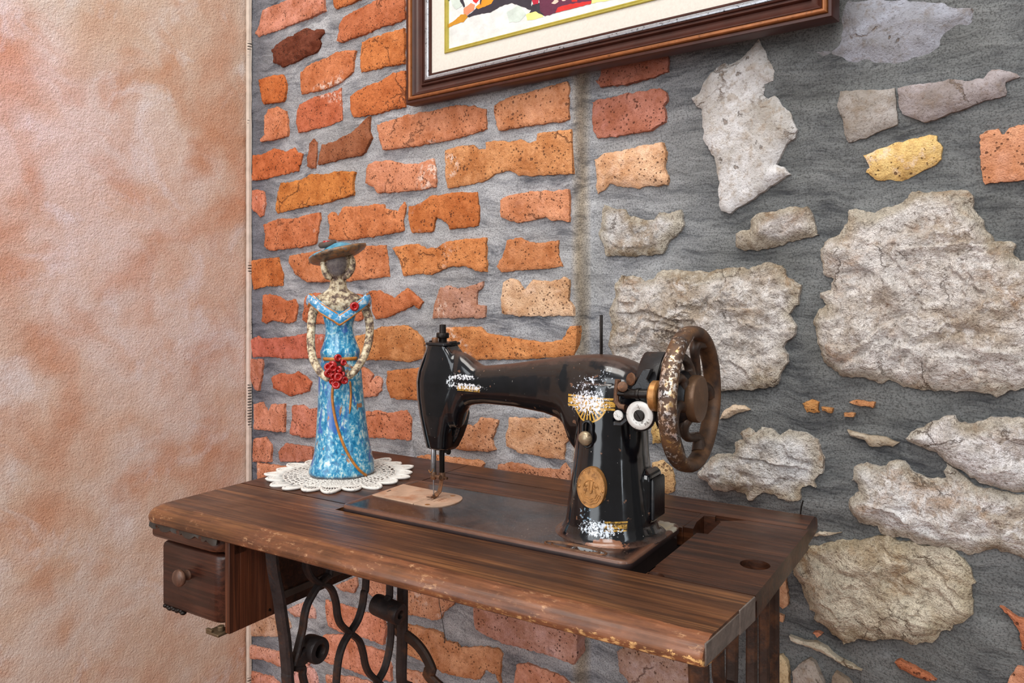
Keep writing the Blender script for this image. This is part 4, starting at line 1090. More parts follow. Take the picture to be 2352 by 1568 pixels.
# arm, head and pillar as one casting
body = MB()
TOPS = [uv_b(*p, BX) for p in [(1062, 808), (1072, 813), (1085, 823), (1098, 835), (1110, 840), (1177, 834), (1256, 823), (1320, 815), (1375, 812), (1414, 816), (1440, 824), (1460, 834), (1478, 848), (1488, 862)]]
BOTS = [uv_b(*p, BX) for p in [(1056, 985), (1062, 955), (1074, 934), (1090, 928), (1118, 926), (1185, 933), (1256, 947), (1288, 959), (1304, 972), (1314, 990), (1321, 1012), (1328, 1036), (1380, 1036), (1420, 1000), (1488, 960)]]
def interp(tab, a):
    return float(np.interp(a, [t[0] for t in tab], [t[1] for t in tab]))
rings = []
DEP = [(-.60, .0165), (-.56, .018), (-.52, .0185), (-.48, .0195), (-.44, .0225), (-.42, .025), (-.40, .029), (-.375, .034), (-.355, .0355), (-.335, .033), (-.322, .027), (-.313, .017)]
def sell(c, ra, rz, axis, n=36, e=2.35):
    out = []
    for k in range(n):
        t = 2*PI*k/n; cs, sn = math.cos(t), math.sin(t)
        u = math.copysign(abs(cs)**(2/e), cs)*ra; w = math.copysign(abs(sn)**(2/e), sn)*rz
        out.append((c[0], c[1]+u, c[2]+w) if axis == 'a' else (c[0]+u, c[1]+w, c[2]))
    return out
for a in np.concatenate([np.linspace(-.585, -.34, 40), np.linspace(-.335, -.313, 8)]):
    zt, zb = interp(TOPS, a), interp(BOTS, a)
    if a > -.345:
        zb = max(zb, .868); q = max(0, (a+.345)/.032); zb += .012*q*q
    r = interp(DEP, a)
    rings.append(sell((a, BX, (zt+zb)/2), r, (zt-zb)/2, 'a'))
body.loft(rings)
HEAD = [(.8175, -.5985, -.578, .7675, .794), (.8195, -.601, -.5755, .7645, .797), (.835, -.604, -.573, .7625, .7985), (.860, -.6085, -.567, .760, .7995), (.880, -.6115, -.560, .7595, .7995),
        (.900, -.6125, -.552, .7595, .7995), (.912, -.611, -.550, .7605, .7985), (.925, -.607, -.556, .7625, .7975), (.936, -.603, -.566, .7645, .7965), (.942, -.6015, -.5715, .7655, .7955), (.9455, -.601, -.573, .766, .795)]
rings = []
for z, a0, a1, b0, b1 in HEAD:
    rings.append([(p[0], p[1], z) for p in rrect(a0, a1, b0, b1, .0095 if z < .93 else .006, 6)])
body.loft(rings)
# tension bulge behind the lower head
bl = [uv_b(*p, .797) for p in [(1058, 945), (1068, 975), (1056, 1010)]]
pg = [uv_b(*p, .797) for p in [(1020, 925), (1068, 930), (1076, 936), (1078, 948), (1073, 975), (1064, 1000), (1052, 1024), (1044, 1031), (1020, 1031)]]
body.loft([[(p[0], b, p[1]) for p in pg] for b in (.7845, .7995)])
PIL = [(.7545, .060, .058), (.7565, .0545, .0545), (.760, .050, .052), (.768, .0462, .0500), (.79, .0432, .0480), (.815, .0400, .0455), (.84, .0372, .0430), (.865, .0360, .0415), (.89, .0365, .0395), (.915, .0375, .036)]
rings = [sell((-.3615+.002*max(0, min(1, (z-.76)/.1)), BX, z), ra*1.02, rb*1.02, 'z', 52, 2.12) for z, ra, rb in PIL]
body.loft(rings)
# fillet under the arm
# bearing boss towards the wheel and side rib of the pillar
body.cyl((-.33, BX, .9035), (-.297, BX, .9035), .0265, 32, bev=.004)
sb = MB()
rloft(sb, -.325, -.3130, .768, .806, .005, [(.770, .004), (.7735, .0005), (.777, 0), (.816, 0), (.8215, .0015), (.8255, .006)])
body.add(sb.v, sb.f)
fused = fuse(body, .00125, 7, .5)
part('arm_and_pillar', fused, [ENAMEL], SM, smooth=180)

mb = MB(); rloft(mb, -.3136, -.3095, .771, .803, .002, [(.7745, .0015), (.776, .0), (.8155, 0), (.8175, .0015)])
part('side_plate', mb, [M_BLACK], SM, smooth=45)
# face plate on the end of the head
mb = MB(); rings = []
for z, a0, a1, b0, b1 in HEAD:
    rings.append([(a0-.0022, b0+.0035, z), (a0+.0004, b0+.0028, z), (a0+.0004, b1-.003, z), (a0-.0022, b1-.003, z)])
mb.loft(rings); part('face_plate', mb, [M_STEEL], SM, 'thin steel plate on the end of the head', smooth=30)
# top flange, presser screw, knob
mb = MB(); rloft(mb, -.603, -.571, .764, .7965, .004, [(.9445, .0008), (.9452, 0), (.9472, 0), (.9478, .0008)])
mb.box((-.6045, .775, .9445), (-.602, .787, .9495)); mb.box((-.5735, .775, .9445), (-.571, .787, .9495))
part('top_plate', mb, [M_BLACK], SM, smooth=35)
pa, pz0 = uv_b(1017, 788, .789); pz = [uv_b(1017, v, .789)[1] for v in (745, 764, 776)]
mb = MB().lathe((pa, .789, .9465), (0, 0, 1), [(.0078, 0), (.0078, pz[2]-.9465-.001), (.0082, pz[2]-.9465), (.0118, pz[2]-.9465+.0003), (.0125, pz[2]-.9465+.0014), (.0125, pz[1]-.9465-.0014), (.0118, pz[1]-.9465), (.0058, pz[1]-.9465+.0002), (.0056, pz[0]-.9465-.001), (.0045, pz[0]-.9465), (.0038, pz[0]-.9465), (.0036, pz[0]-.9465-.004), (.0001, pz[0]-.9465-.004)], 26)
mb = MB(); 
for q in (0,): mb.lathe((pa, .789, .9465), (0, 0, 1), [(.0052, 0), (.0052, pz[2]-.9470), (.0076, pz[2]-.9465), (.0080, pz[2]-.9455), (.0080, pz[1]-.9475), (.0076, pz[1]-.9465), (.0042, pz[1]-.9463), (.0040, pz[0]-.9470), (.0034, pz[0]-.9465), (.0024, pz[0]-.9465), (.0022, pz[0]-.9500), (.0001, pz[0]-.9500)], 26)
part('presser_screw', mb, [M_DARKM], SM, smooth=40)
qa, qz = uv_b(999, 775, .776)
mb = MB().lathe((qa, .776, .9465), (0, 0, 1), [(.0044, 0), (.0044, .001), (.0038, .0014), (.0038, qz-.9465-.0008), (.0032, qz-.9465), (.0001, qz-.9465)], 20)
part('needle_bar_cap', mb, [M_RUST], SM, smooth=40)
# needle bar, needle, presser bar and foot
NA, NB_ = -.5975, .775
mb = MB().cyl((NA, NB_, .789), (NA, NB_, .822), .0033, 20, bev=.0004); part('needle_bar', mb, [M_STEEL], SM, smooth=40)
mb = MB().lathe((NA, NB_, .7795), (0, 0, 1), [(.0024, 0), (.0034, .001), (.0038, .003), (.0038, .008), (.0030, .0105), (.0001, .0105)], 20)
mb.cyl((NA, NB_, .7845), (NA+.010, NB_-.0015, .7838), .0019, 14); mb.cyl((NA+.0095, NB_-.0014, .7838), (NA+.0118, NB_-.0018, .7838), .0028, 14)
part('needle_clamp', mb, [M_RUST], SM, smooth=40)
mb = MB().tube([(NA-.0065, NB_-.001, .7905), (NA-.004, NB_-.003, .7885), (NA-.001, NB_-.0042, .7888), (NA+.0015, NB_-.0042, .7910), (NA+.0022, NB_-.0036, .7935)], .0005, 8)
part('thread_guide', mb, [M_BRASS], SM)
mb = MB().tube([(NA, NB_, .7800), (NA, NB_, .770), (NA, NB_, .7575), (NA, NB_, .7545)], [.00075, .00075, .0006, .0003], 10); part('needle', mb, [M_STEEL], SM)
PB = (-.5965, .7905)
mb = MB().cyl((PB[0], PB[1], .783), (PB[0], PB[1], .822), .0034, 20, bev=.0004); mb.cyl((PB[0], PB[1], .812), (PB[0]+.011, PB[1]+.001, .812), .0022, 14); mb.cyl((PB[0]+.009, PB[1], .812), (PB[0]+.0115, PB[1], .812), .0036, 16)
part('presser_bar', mb, [M_DARKM], SM, smooth=40)
mb = MB()
mb.lathe((PB[0], PB[1], .776), (0, 0, 1), [(.003, 0), (.0044, .001), (.0044, .008), (.0034, .0095), (.0001, .0095)], 18)
mb.cyl((PB[0], PB[1], .780), (PB[0]+.009, PB[1]-.001, .779), .0017, 12)
mb.bar([(PB[0], PB[1], .779), (PB[0]+.001, PB[1]-.004, .770), (PB[0]+.0015, PB[1]-.007, .763), (NA+.0006, NB_+.002, .7592), (NA, NB_-.001, .7586)], .006, .0016, (0, 1, .2))
for s in (-1, 1): mb.bar([(NA+s*.0022, NB_+.006, .7584), (NA+s*.0022, NB_-.003, .7582), (NA+s*.0026, NB_-.010, .7600)], .0022, .0010, (0, 0, 1))
part('presser_foot', mb, [M_RUST], SM, smooth=40)
# slide plate and needle plate
zp = .7553
c4 = [uv_z(u, v, .7556) for u, v in ((854, 1137), (948, 1157), (1020, 1131), (926, 1112))]
mb = MB().loft([[(p[0], p[1], z) for p in c4] for z in (.7545, .7562)])
part('slide_plate', mb, [M_TAN], SM, bevel=.0003)
p0, p1 = c4[1], c4[2]
am, bm_ = (p0[0]+p1[0])/2+.0009, (p0[1]+p1[1])/2; hw = abs(p1[1]-p0[1])/2
ta_ = uv_z(1062, 1150, .7556)[0]
out = [(am, bm_-hw), (am+.013, bm_-hw)]+[(am+.013+(ta_-am-.013)*math.sin(t)**.8, bm_-hw*math.cos(t)) for t in np.linspace(.15, PI-.15, 14)]+[(am+.013, bm_+hw), (am, bm_+hw)]
npl = MB().loft([[(p[0], p[1], z) for p in out] for z in (.7545, .7563)])
cut = MB().box((NA-.0008+.012, NB_-.008, .7555), (NA+.0008+.012, NB_+.012, .758)); cut.box((NA+.0085, NB_-.012, .7555), (NA+.0096, NB_+.012, .758))
sc_ = [uv_z(982, 1158, .7563), uv_z(1040, 1138, .7563), uv_z(1022, 1150, .7563)]
for i, q in enumerate(sc_): cut.cyl((q[0], q[1], .7557), (q[0], q[1], .758), .0034 if i < 2 else .0012, 16)
part('needle_plate', carve(npl, cut), [M_TAN], SM, smooth=30)
for q in sc_[:2]:
    mb = MB().lathe((q[0], q[1], .7555), (0, 0, 1), [(.003, 0), (.003, .0006), (.0024, .0009), (.0001, .001)], 16)
    part('plate_screw', mb, [M_BRASS], SM, smooth=40)
fd = uv_z(895, 1125, .7563)
mb = MB(); pts = uv_z(893, 1127, .7563), uv_z(912, 1124, .7563)
mb.box((pts[0][0]-.001, pts[0][1]-.003, .7560), (pts[1][0]-.004, pts[0][1]+.004, .7565)); part('finger_notch', mb, [M_BLACK], SM)
# oval ring on the bed in front of the pillar
oc = uv_z(1321, 1257, .7556)
mb = MB()
for r0, r1, h in ((.034, .0088, .0008), (.027, .0058, .0006)):
    mb.tube([(oc[0]+r0*math.copysign(abs(math.cos(t))**.7, math.cos(t)), oc[1]+r1*math.sin(t), .7553) for t in np.linspace(0, 2*PI, 48, endpoint=False)], h*1.3, 8, up=(0, 0, 1), closed=True)
part('bed_ring', mb, [M_RUST], SM)
# spool pin
sa, sz = uv_b(1381, 723, .78)
mb = MB().cyl((sa, .78, .938), (sa, .78, sz), .0017, 14, bev=.0003); part('spool_pin', mb, [M_DARKM], SM, smooth=40)

# hand wheel
HC = Vector((-.272, BX, .9035)); RW = .0735
hw_root = MB()
sec = []
for k in range(16):
    t = 2*PI*k/16
    sec.append((math.copysign(abs(math.cos(t))**.85, math.cos(t))*.0062, math.copysign(abs(math.sin(t))**.85, math.sin(t))*.0092))
n = 72; rings = []
for k in range(n):
    t = 2*PI*k/n; rd = Vector((0, math.cos(t), math.sin(t)))
    rings.append([HC+rd*(RW-.0062+q[0])+Vector((q[1], 0, 0)) for q in sec])
hw_root.loft(rings, False, True)
WH = part('hand_wheel', hw_root, [M_RIM], SM, 'rusty spoked hand wheel', smooth=180)
mb = MB()
for k in range(6):
    P = []; sc_ = []
    for u in np.linspace(0, 1, 13):
        r = .017+(RW-.008-.017)*u
        t = 2*PI*k/6+.35+.62*u-.30*math.sin(2*PI*u)
        P.append(HC+Vector((-.002-.004*math.sin(PI*u), r*math.cos(t), r*math.sin(t)))); sc_.append(.0047+.0030*abs(2*u-1)**2)
    mb.tube(P, sc_, 12)
part('spokes', mb, [M_SPOKE], WH, smooth=60)
mb = MB().lathe((-.300, BX, .9035), (1, 0, 0), [(.020, 0), (.036, .0005), (.0375, .002), (.0375, .006), (.034, .008), (.0325, .0105), (.032, .012), (.029, .014), (.0265, .024), (.0225, .0285), (.0001, .0285)], 40)
part('pulley', mb, [M_BLACK], WH, smooth=35)
mb = MB().lathe((-.272, BX, .9035), (1, 0, 0), [(.0205, 0), (.0232, .0008), (.0238, .002), (.0238, .0085), (.0228, .0100), (.021, .0105), (.0001, .0108)], 40)
part('hub', mb, [M_HUB], WH, 'brown round hub of the wheel', smooth=35)

# belt guard arc in front of the pulley
mb = MB(); rings = []
for k in range(13):
    t = math.radians(118+58*k/12)
    e = math.sin(PI*k/12)**.4*.5+.5
    rings.append([(x, BX+r*math.cos(t), .9035+r*math.sin(t)) for x, r in ((-.312, .049), (-.292, .0505), (-.290, .052), (-.290, .0545), (-.310, .0535), (-.313, .0515))])
mb.loft(rings); part('belt_guard', mb, [M_BLACK], SM, smooth=50)
# bobbin winder on the front of the pillar
BW = .722
def wz(x, y, b=BW):
    a, z = uv_b(1380+x/4.237, 730+y/4.237, b); return (a, b, z)
pl = [(250, 770), (240, 705), (320, 640), (385, 520), (400, 500), (480, 500), (440, 600), (480, 650), (490, 690), (485, 765)]
mb = MB().loft([[(wz(*p)[0], b, wz(*p)[2]) for p in pl] for b in (BW+.002, BW+.010)])
BWN = part('bobbin_winder', mb, [M_BLACK], SM, smooth=35, bevel=.001)
p0, p1, p2 = wz(240, 738), wz(480, 742), wz(150, 733)
mb = MB().cyl(p0, p1, .0048, 20, bev=.0006); mb.cyl(p2, p0, .0027, 16); q0, q1 = wz(345, 740), wz(382, 741); mb.cyl(q0, q1, .0058, 20, bev=.0008)
part('spindle', mb, [M_DARKM], BWN, smooth=40)
tw = wz(540, 758)
mb = MB().lathe((tw[0]-.005, tw[1], tw[2]), (1, 0, 0), [(.008, 0), (.0132, .0004), (.0148, .002), (.0148, .0072), (.0132, .0088), (.011, .0092), (.0105, .0075), (.006, .0072), (.0001, .0072)], 34)
part('friction_wheel', mb, [M_BRASS], BWN, smooth=40)
l0, l1, l2, l3 = wz(168, 600), wz(155, 700), wz(150, 810), wz(185, 858)
mb = MB().bar([l0, l1, l2, l3, wz(235, 868)], .0052, .006, (0, 1, 0)); mb.cyl(wz(212, 668, BW+.002), wz(212, 668, BW-.006), .0052, 16, bev=.0008)
part('latch', mb, [M_RUST], BWN, smooth=40)
k0 = wz(303, 598, BW+.004)
mb = MB().lathe(k0, (-.5, -1, .2), [(.003, -.004), (.003, 0), (.0062, .0004), (.0066, .0014), (.0060, .0026), (.0001, .003)], 20); part('thumb_screw', mb, [M_RUST], BWN, smooth=40)
d0 = wz(365, 952, BW-.004)
mb = MB().lathe((d0[0]-.0008, d0[1]+.010, d0[2]-.0008), (0, -1, 0), [(.0001, 0), (.0148, 0), (.0152, .001), (.0152, .004), (.0140, .005), (.0001, .005)], 34)
mb.bar([wz(130, 1028, BW+.004), wz(200, 1030, BW+.004), wz(255, 985, BW+.004)], .0042, .003, (0, 1, 0))
part('tension_bracket', mb, [M_BLACK], BWN, smooth=40)
mb = MB().lathe((d0[0], d0[1]+.0045, d0[2]), (0, -1, 0), [(.0001, 0), (.0130, 0), (.0139, .0006), (.0139, .0018), (.0130, .0026), (.0085, .0028), (.0068, .0022), (.0001, .0022)], 36)
part('tension_disc', mb, [M_WHITE], BWN, 'white speckled nickel disc', smooth=40)
def slotted(c, r, mat, parent):
    s = MB().lathe(c, (0, -1, 0), [(r, 0), (r, .0012), (r*.85, .0018), (.0001, .002)], 24)
    cb = MB(); u = Vector((.55, 0, -.83)); w = Vector((.83, 0, .55))
    ct = Vector((c[0], c[1]-.0022, c[2]))
    cb.loft([[ct+u*(sx*r*1.3)+w*(sw*r*.13)+Vector((0, dy, 0)) for sx, sw in ((-1, -1), (1, -1), (1, 1), (-1, 1))] for dy in (-.002, .0012)])
    part('slotted_screw', carve(s, cb), [mat], parent, smooth=30)
slotted((d0[0], d0[1]+.0024, d0[2]), .0056, M_DARKM, BWN)
s0 = wz(173, 945, BW+.002); slotted(s0, .0052, M_WHITE, BWN)

# stitch lever in its slotted plate
sl0 = [uv_b(1349, v, .734) for v in (965, 1028)]
mb = MB()
loop = []
a_c = (sl0[0][0]+sl0[1][0])/2
for t in np.linspace(0, 2*PI, 32, endpoint=False):
    loop.append((a_c+.0050*math.cos(t), .7345, (sl0[0][1]+sl0[1][1])/2+(sl0[0][1]-sl0[1][1]-.012)/2*math.copysign(1, math.sin(t))*(1 if abs(math.sin(t)) > .02 else 0)+.0050*math.sin(t)))
mb.bar(loop, .0028, .0040, (0, 1, 0), closed=True)
LV = part('stitch_plate', mb, [M_BLACK], SM, smooth=45)
kn = uv_b(1341, 1008, .727)
mb = MB().lathe((kn[0]+.002, .742, kn[1]+.001), (-.12, -1, -.05), [(.0028, 0), (.0028, .008), (.0050, .0092), (.0070, .0105), (.0076, .0130), (.0070, .0155), (.0045, .0172), (.0001, .0178)], 26)
part('lever_knob', mb, [mat_plain('speckled_brass_knob', rgb(168, 150, 124), .35, .6, .2, 90, .2, .0005, spots=(200, .52, .62, rgb(84, 60, 44), .8))], LV, smooth=50)

# oval maker's badge
BC = uv_b(1360, 1118, .7305); BCa, BCz = BC
tilt = math.radians(3.5)
def bd(u, w, h):
    """badge surface point: u across, w up, h out"""
    return (BCa+u, .7288-h*math.cos(tilt)+w*math.sin(tilt), BCz+w*math.cos(tilt)-h*math.sin(tilt))
mb = MB(); rx, rz = .0158, .0206
def oval(kx, h, n=48): return [bd(rx*kx*math.cos(2*PI*k/n), rz*kx*math.sin(2*PI*k/n), h) for k in range(n)]
mb.loft([oval(1., -.004), oval(1., .0012), oval(.985, .0019), oval(.955, .0019), oval(.935, .0013), oval(.62, .0013), oval(.0005, .0016)])
BG = part('badge', mb, [M_BRASS], SM, 'oval brass maker badge', smooth=40)
def text_mesh(txt, size, depth):
    cu_ = bpy.data.curves.new('t', 'FONT'); cu_.body = txt; cu_.size = size; cu_.extrude = depth; cu_.align_x = 'CENTER'
    o = bpy.data.objects.new('t', cu_); COL.objects.link(o)
    dg = bpy.context.evaluated_depsgraph_get(); dg.update(); ev = o.evaluated_get(dg); me = ev.to_mesh()
    r = ([tuple(v.co) for v in me.vertices], [list(p.vertices) for p in me.polygons]); ev.to_mesh_clear()
    bpy.data.objects.remove(o); bpy.data.curves.remove(cu_); return r
mb = MB()
def arc_text(txt, t0, t1, kx, size, flip=False):
    for i, ch in enumerate(txt):
        if ch == ' ': continue
        t = t0+(t1-t0)*i/(len(txt)-1)
        v, f = text_mesh(ch, size, .0002)
        px_, pz_ = rx*kx*math.cos(t), rz*kx*math.sin(t)
        nx_, nz_ = math.cos(t)/rx, math.sin(t)/rz; L = math.hypot(nx_, nz_); nx_, nz_ = nx_/L, nz_/L
        if flip: nx_, nz_ = -nx_, -nz_
        tx_, tz_ = nz_, -nx_
        mb.add([bd(px_+p[0]*tx_+p[1]*nx_, pz_+p[0]*tz_+p[1]*nz_, .0014+p[2]) for p in v], f)
arc_text('THE SINGER MANFG. CO.', math.radians(176), math.radians(4), .76, .0036)
part('lettering', mb, [M_BRASS], BG, smooth=0)
mb = MB()
mb.tube([bd(x_, w_, .0018) for x_, w_ in ((-.0012, .0065), (-.0016, -.002), (-.0012, -.0048), (0, -.0056), (.0012, -.0048), (.0018, .0), (.0026, .0060), (.0014, .0082), (-.0006, .0078))], .0006, 8)
mb.tube([bd(.0085*math.cos(t), .0085*math.sin(t)-.001, .0015) for t in np.linspace(PI*.02, PI*.98, 20)], .0005, 8)
for k in range(3):
    mb.tube([bd((.0075+.0018*k)*math.cos(t), -.004+(.007+.0026*k)*math.sin(t)+.0006*math.sin(9*t), .0015) for t in np.linspace(-PI*.95, -PI*.05, 30)], .00045, 8)
for s in (-1, 1):
    mb.ball(bd(s*.0134, -.0002-.002*(s > 0), .0014), (.0014, .0008, .0014), 12, 8)
    mb.tube([bd(s*(.003+.0045*u), -.001-.004*u+.002*math.sin(u*6), .0015) for u in np.linspace(0, 1, 10)], .0006, 8)
    mb.ball(bd(s*.0055, .002, .0012), (.0022, .0006, .0026), 12, 8)
part('emblem', mb, [M_BRASS], BG, smooth=60)
# small screw on the side of the head
mb = MB().lathe((-.5725, .772, .843), (.7, -.7, 0), [(.0034, -.002), (.0034, .001), (.0026, .0016), (.0001, .0017)], 18); part('head_screw', mb, [M_BLACK], SM, smooth=40)

# ------------------------------------------------------------------ crocheted doily
DA, DB = uv_z(782, 1089, .7505)
M_COTTON = mat_plain('white_cotton', rgb(226, 222, 216), .9, 0, .06, 400, .5, .0006, spec=.2)
def doily():
    mb = MB(); R = .1015; z0 = .7508
    def wav(t, r): return .0006*math.sin(5*t+1)+.0012*max(0, (r-.07)/.03)*(.5+.5*math.sin(8*t+.6))
    def ringp(r, n=120, amp=0, k=0, ph=0): return [(DA+(r+amp*math.cos(k*t+ph))*math.cos(t), DB+(r+amp*math.cos(k*t+ph))*math.sin(t), z0+wav(t, r)+.0006) for t in np.linspace(0, 2*PI, n, endpoint=False)]
    # dense middle
    vs = []; fs = []; n = 96; rs = [.0005, .012, .022, .030, .0375, .0385]
    for i, r in enumerate(rs):
        for k in range(n): t = 2*PI*k/n; vs.append((DA+r*math.cos(t), DB+r*math.sin(t), z0+.0009+(.0003 if i % 2 else 0)-(.0009 if i == 5 else 0)))
    for i in range(len(rs)-1):
        for k in range(n): fs.append((i*n+k, i*n+(k+1) % n, (i+1)*n+(k+1) % n, (i+1)*n+k))
    mb.add(vs, fs)
    for r, w in ((.0385, .0009), (.045, .0009), (.0515, .0009), (.058, .001), (.0645, .001), (.071, .0012), (.077, .0012)):
        mb.tube(ringp(r, 110, .0009, 32), w, 5, up=(0, 0, 1), closed=True)
    # posts between the rounds
    for (r0, r1, n, w) in ((.0385, .045, 78, .0008), (.045, .0515, 58, .0008), (.0515, .058, 64, .0008), (.058, .0645, 50, .0009), (.0645, .071, 62, .0008), (.071, .077, 44, .0010)):
        for k in range(n):
            t = 2*PI*k/n+.01*(k % 3); t2 = t+.02*math.sin(k)
            p0 = (DA+r0*math.cos(t), DB+r0*math.sin(t), z0+wav(t, r0)+.0005); p1 = (DA+r1*math.cos(t2), DB+r1*math.sin(t2), z0+wav(t2, r1)+.0005)
            mb.tube([p0, p1], w, 5)
    # scalloped border: fans of loops with a thick rim and picots
    N = 20
    for s in range(N):
        tc = 2*PI*s/N; dt = PI/N
        rim = []; inn = []
        for u in np.linspace(-1, 1, 15):
            t = tc+u*dt; q = math.cos(u*PI/2)**.7
            r = .0795+(.0215+.003*math.sin(s*2.7))*q; rim.append((DA+r*math.cos(t), DB+r*math.sin(t), z0+wav(t, r)+.0009))
            r2 = .078+.0135*q; inn.append((DA+r2*math.cos(t), DB+r2*math.sin(t), z0+wav(t, r2)+.0007))
        mb.tube(rim, .0019, 7, up=(0, 0, 1)); mb.tube(inn, .0010, 6, up=(0, 0, 1))
        for u in (-.62, -.3, 0, .3, .62):
            i = int(round((u+1)/2*14)); t0 = tc+u*dt*.75
            mb.tube([(DA+.077*math.cos(t0), DB+.077*math.sin(t0), z0+wav(t0, .077)+.0006), inn[i], rim[i]], .0010, 5)
        mb.ball((rim[7][0], rim[7][1], rim[7][2]+.0004), (.0026, .0026, .0016), 8, 6)
    return mb
dl = doily()
single('crocheted_doily', dl, [M_COTTON], 'round white crocheted doily with scalloped edge lying under the blue lady figurine', 'doily', DA, DB, .7502, smooth=180)

# ------------------------------------------------------------------ ceramic lady
FA, FB = uv_z(784, 1086, .7525)
FZ = .7525
vdir = math.atan2(1176-784, F)
FW = t2w(FA, FB, FZ)
LADY = thing('lady_figurine', 'glazed ceramic lady figurine in a blue dress and tilted hat holding red flowers', 'figurine', FW, math.atan2(ws, wc)+vdir)
BASES[LADY.name] = (0, 0, 0)
S = .6125e-3
def fx(u): return (u-783)*S
def fz(v): return (1088-v)*S
def mat_glaze():
    m = NT('blue_speckled_glaze', rough=.18, spec=.5, coat=.3); P = m.pos()
    v = m.coord((1, 1, .7))
    n = m.noise(v, 170, 5, .68, .5); n2 = m.noise(m.coord((1, 1, .5), (3, 1, 2)), 75, 4, .6, .6); n3 = m.noise(m.coord((1, 1, .35), (7, 5, 4)), 65, 4, .55, .7)
    c = m.ramp(n, [(.3, rgb(18, 84, 124)), (.44, rgb(34, 126, 172)), (.52, rgb(74, 160, 196)), (.58, rgb(164, 204, 214)), (.68, rgb(220, 228, 222))])
    c = m.mix(m.ramp(n3, [(.56, 0), (.62, .9)]), c, rgb(52, 100, 178))
    c = m.mix(m.ramp(n2, [(.63, 0), (.68, .9)]), c, rgb(176, 112, 44))
    z = m.sep(P)[2]
    c = m.mix(m.ramp(m.math('ADD', z, m.math('MULTIPLY', n, .006)), [(.006, 1), (.0075, 0)]), c, rgb(92, 92, 100))
    m.color(c); m.bump(n, .3, .0012); return m.m
def mat_clay():
    m = NT('mottled_cream_clay', rough=.6, spec=.3); P = m.pos()
    n = m.noise(P, 150, 6, .72); n2 = m.noise(P, 40, 4, .6)
    k = m.math('ADD', n, m.math('MULTIPLY', m.math('SUBTRACT', n2, .5), .5))
    c = m.ramp(k, [(.34, rgb(66, 52, 48)), (.45, rgb(124, 104, 90)), (.52, rgb(194, 176, 144)), (.64, rgb(224, 214, 190))])
    # dark unglazed face
    hd = m.blob((fx(773), -.012, fz(606)), (.0165, .024, .022)); hk = m.ramp(hd, [(.03, 0), (.25, .92)])
    c = m.mix(hk, c, m.mix(n, rgb(58, 52, 56), rgb(112, 104, 106)))
    m.color(c); m.bump(n, .4, .001); return m.m
GLAZE, CLAY = mat_glaze(), mat_clay()
M_OCHRE = mat_plain('ochre_glaze', rgb(186, 118, 48), .3, 0, .3, 160, .3, .0006, spots=(140, .55, .68, rgb(96, 62, 34), .8))
M_RED = mat_plain('red_glaze', rgb(168, 20, 22), .14, 0, .3, 160, .2, .0005, coat=.5)
M_CLAYD = mat_plain('dark_brown_clay', rgb(78, 64, 56), .7, 0, .2, 160)
M_BLUEB = mat_plain('bright_blue_glaze', rgb(64, 148, 198), .2, 0, .2, 120, .3, .0006, spots=(170, .5, .6, rgb(214, 226, 230), .9))
def ering(u0, u1, v, dr, n=44, yo=0.):
    cx, rx_ = fx((u0+u1)/2), (u1-u0)/2*S
    return [(cx+rx_*math.cos(2*PI*k/n), yo+rx_*dr*math.sin(2*PI*k/n), fz(v)) for k in range(n)]
# dress
DR_ = [(1089, 716, 852, .86), (1088, 711, 857, .86), (1082, 709, 859, .86), (1072, 711, 858, .86), (1058, 717, 856, .86), (1040, 722, 852, .86), (1000, 726, 844, .86), (960, 728, 839, .86), (920, 730, 835, .85), (880, 731, 831, .84), (850, 732, 829, .82), (838, 735, 826, .80), (829, 738, 823, .78), (822, 738, 823, .78),
       (814, 735, 826, .80), (808, 735, 826, .80), (800, 738, 823, .78), (788, 743, 818, .76), (772, 747, 812, .75), (757, 748, 809, .74), (742, 745, 811, .72), (727, 741, 816, .68), (712, 738, 820, .62), (703, 738, 820, .6)]
mb = MB(); mb.loft([ering(u0, u1, v, d) for v, u0, u1, d in DR_])
dress = baked(mb, [('SUBSURF', dict(levels=1, render_levels=1))])
part('dress', dress, [GLAZE], LADY, smooth=180)
def dress_r(v):
    vs = [d[0] for d in DR_][::-1]
    cx = np.interp(v, vs, [(d[1]+d[2])/2 for d in DR_][::-1]); hw = np.interp(v, vs, [(d[2]-d[1])/2 for d in DR_][::-1]); dr = np.interp(v, vs, [d[3] for d in DR_][::-1])
    return cx, hw, dr
def on_dress(u, v, out=.0):
    cx, hw, dr = dress_r(v); q = max(-1, min(1, (u-cx)/hw))
    return (fx(u), -hw*S*dr*math.sqrt(1-q*q)-out, fz(v))
# body: shoulders, neck, head, arms in one piece
bd_ = MB()
BODY = [(716, 736, 822, .58), (704, 727, 829, .55), (694, 719, 836, .5), (686, 721, 835, .46), (680, 729, 825, .45), (674, 740, 812, .47), (669, 748, 803, .52), (664, 754, 797, .6), (656, 757, 795, .72), (646, 758, 794, .82), (636, 757, 795, .85), (628, 755, 796, .85)]
bd_.loft([ering(u0, u1, v, d) for v, u0, u1, d in BODY])
bd_.ball((fx(774), -.001, fz(606)), (.0175, .0175, .0215), 28, 18)
bd_.ball((fx(774), -.004, fz(622)), (.0125, .0135, .012), 24, 14)
def arm(pts, rad):
    P = smooth_path(pts, 6); r = np.interp(np.linspace(0, 1, len(P)), np.linspace(0, 1, len(rad)), rad)
    bd_.tube(P, list(r), 14); bd_.ball(P[0], rad[0], 14, 10); bd_.ball(P[-1], rad[-1], 14, 10)
ar = [6.8e-3, 6.4e-3, 6.0e-3, 5.8e-3, 5.6e-3, 5.3e-3, 5.0e-3]
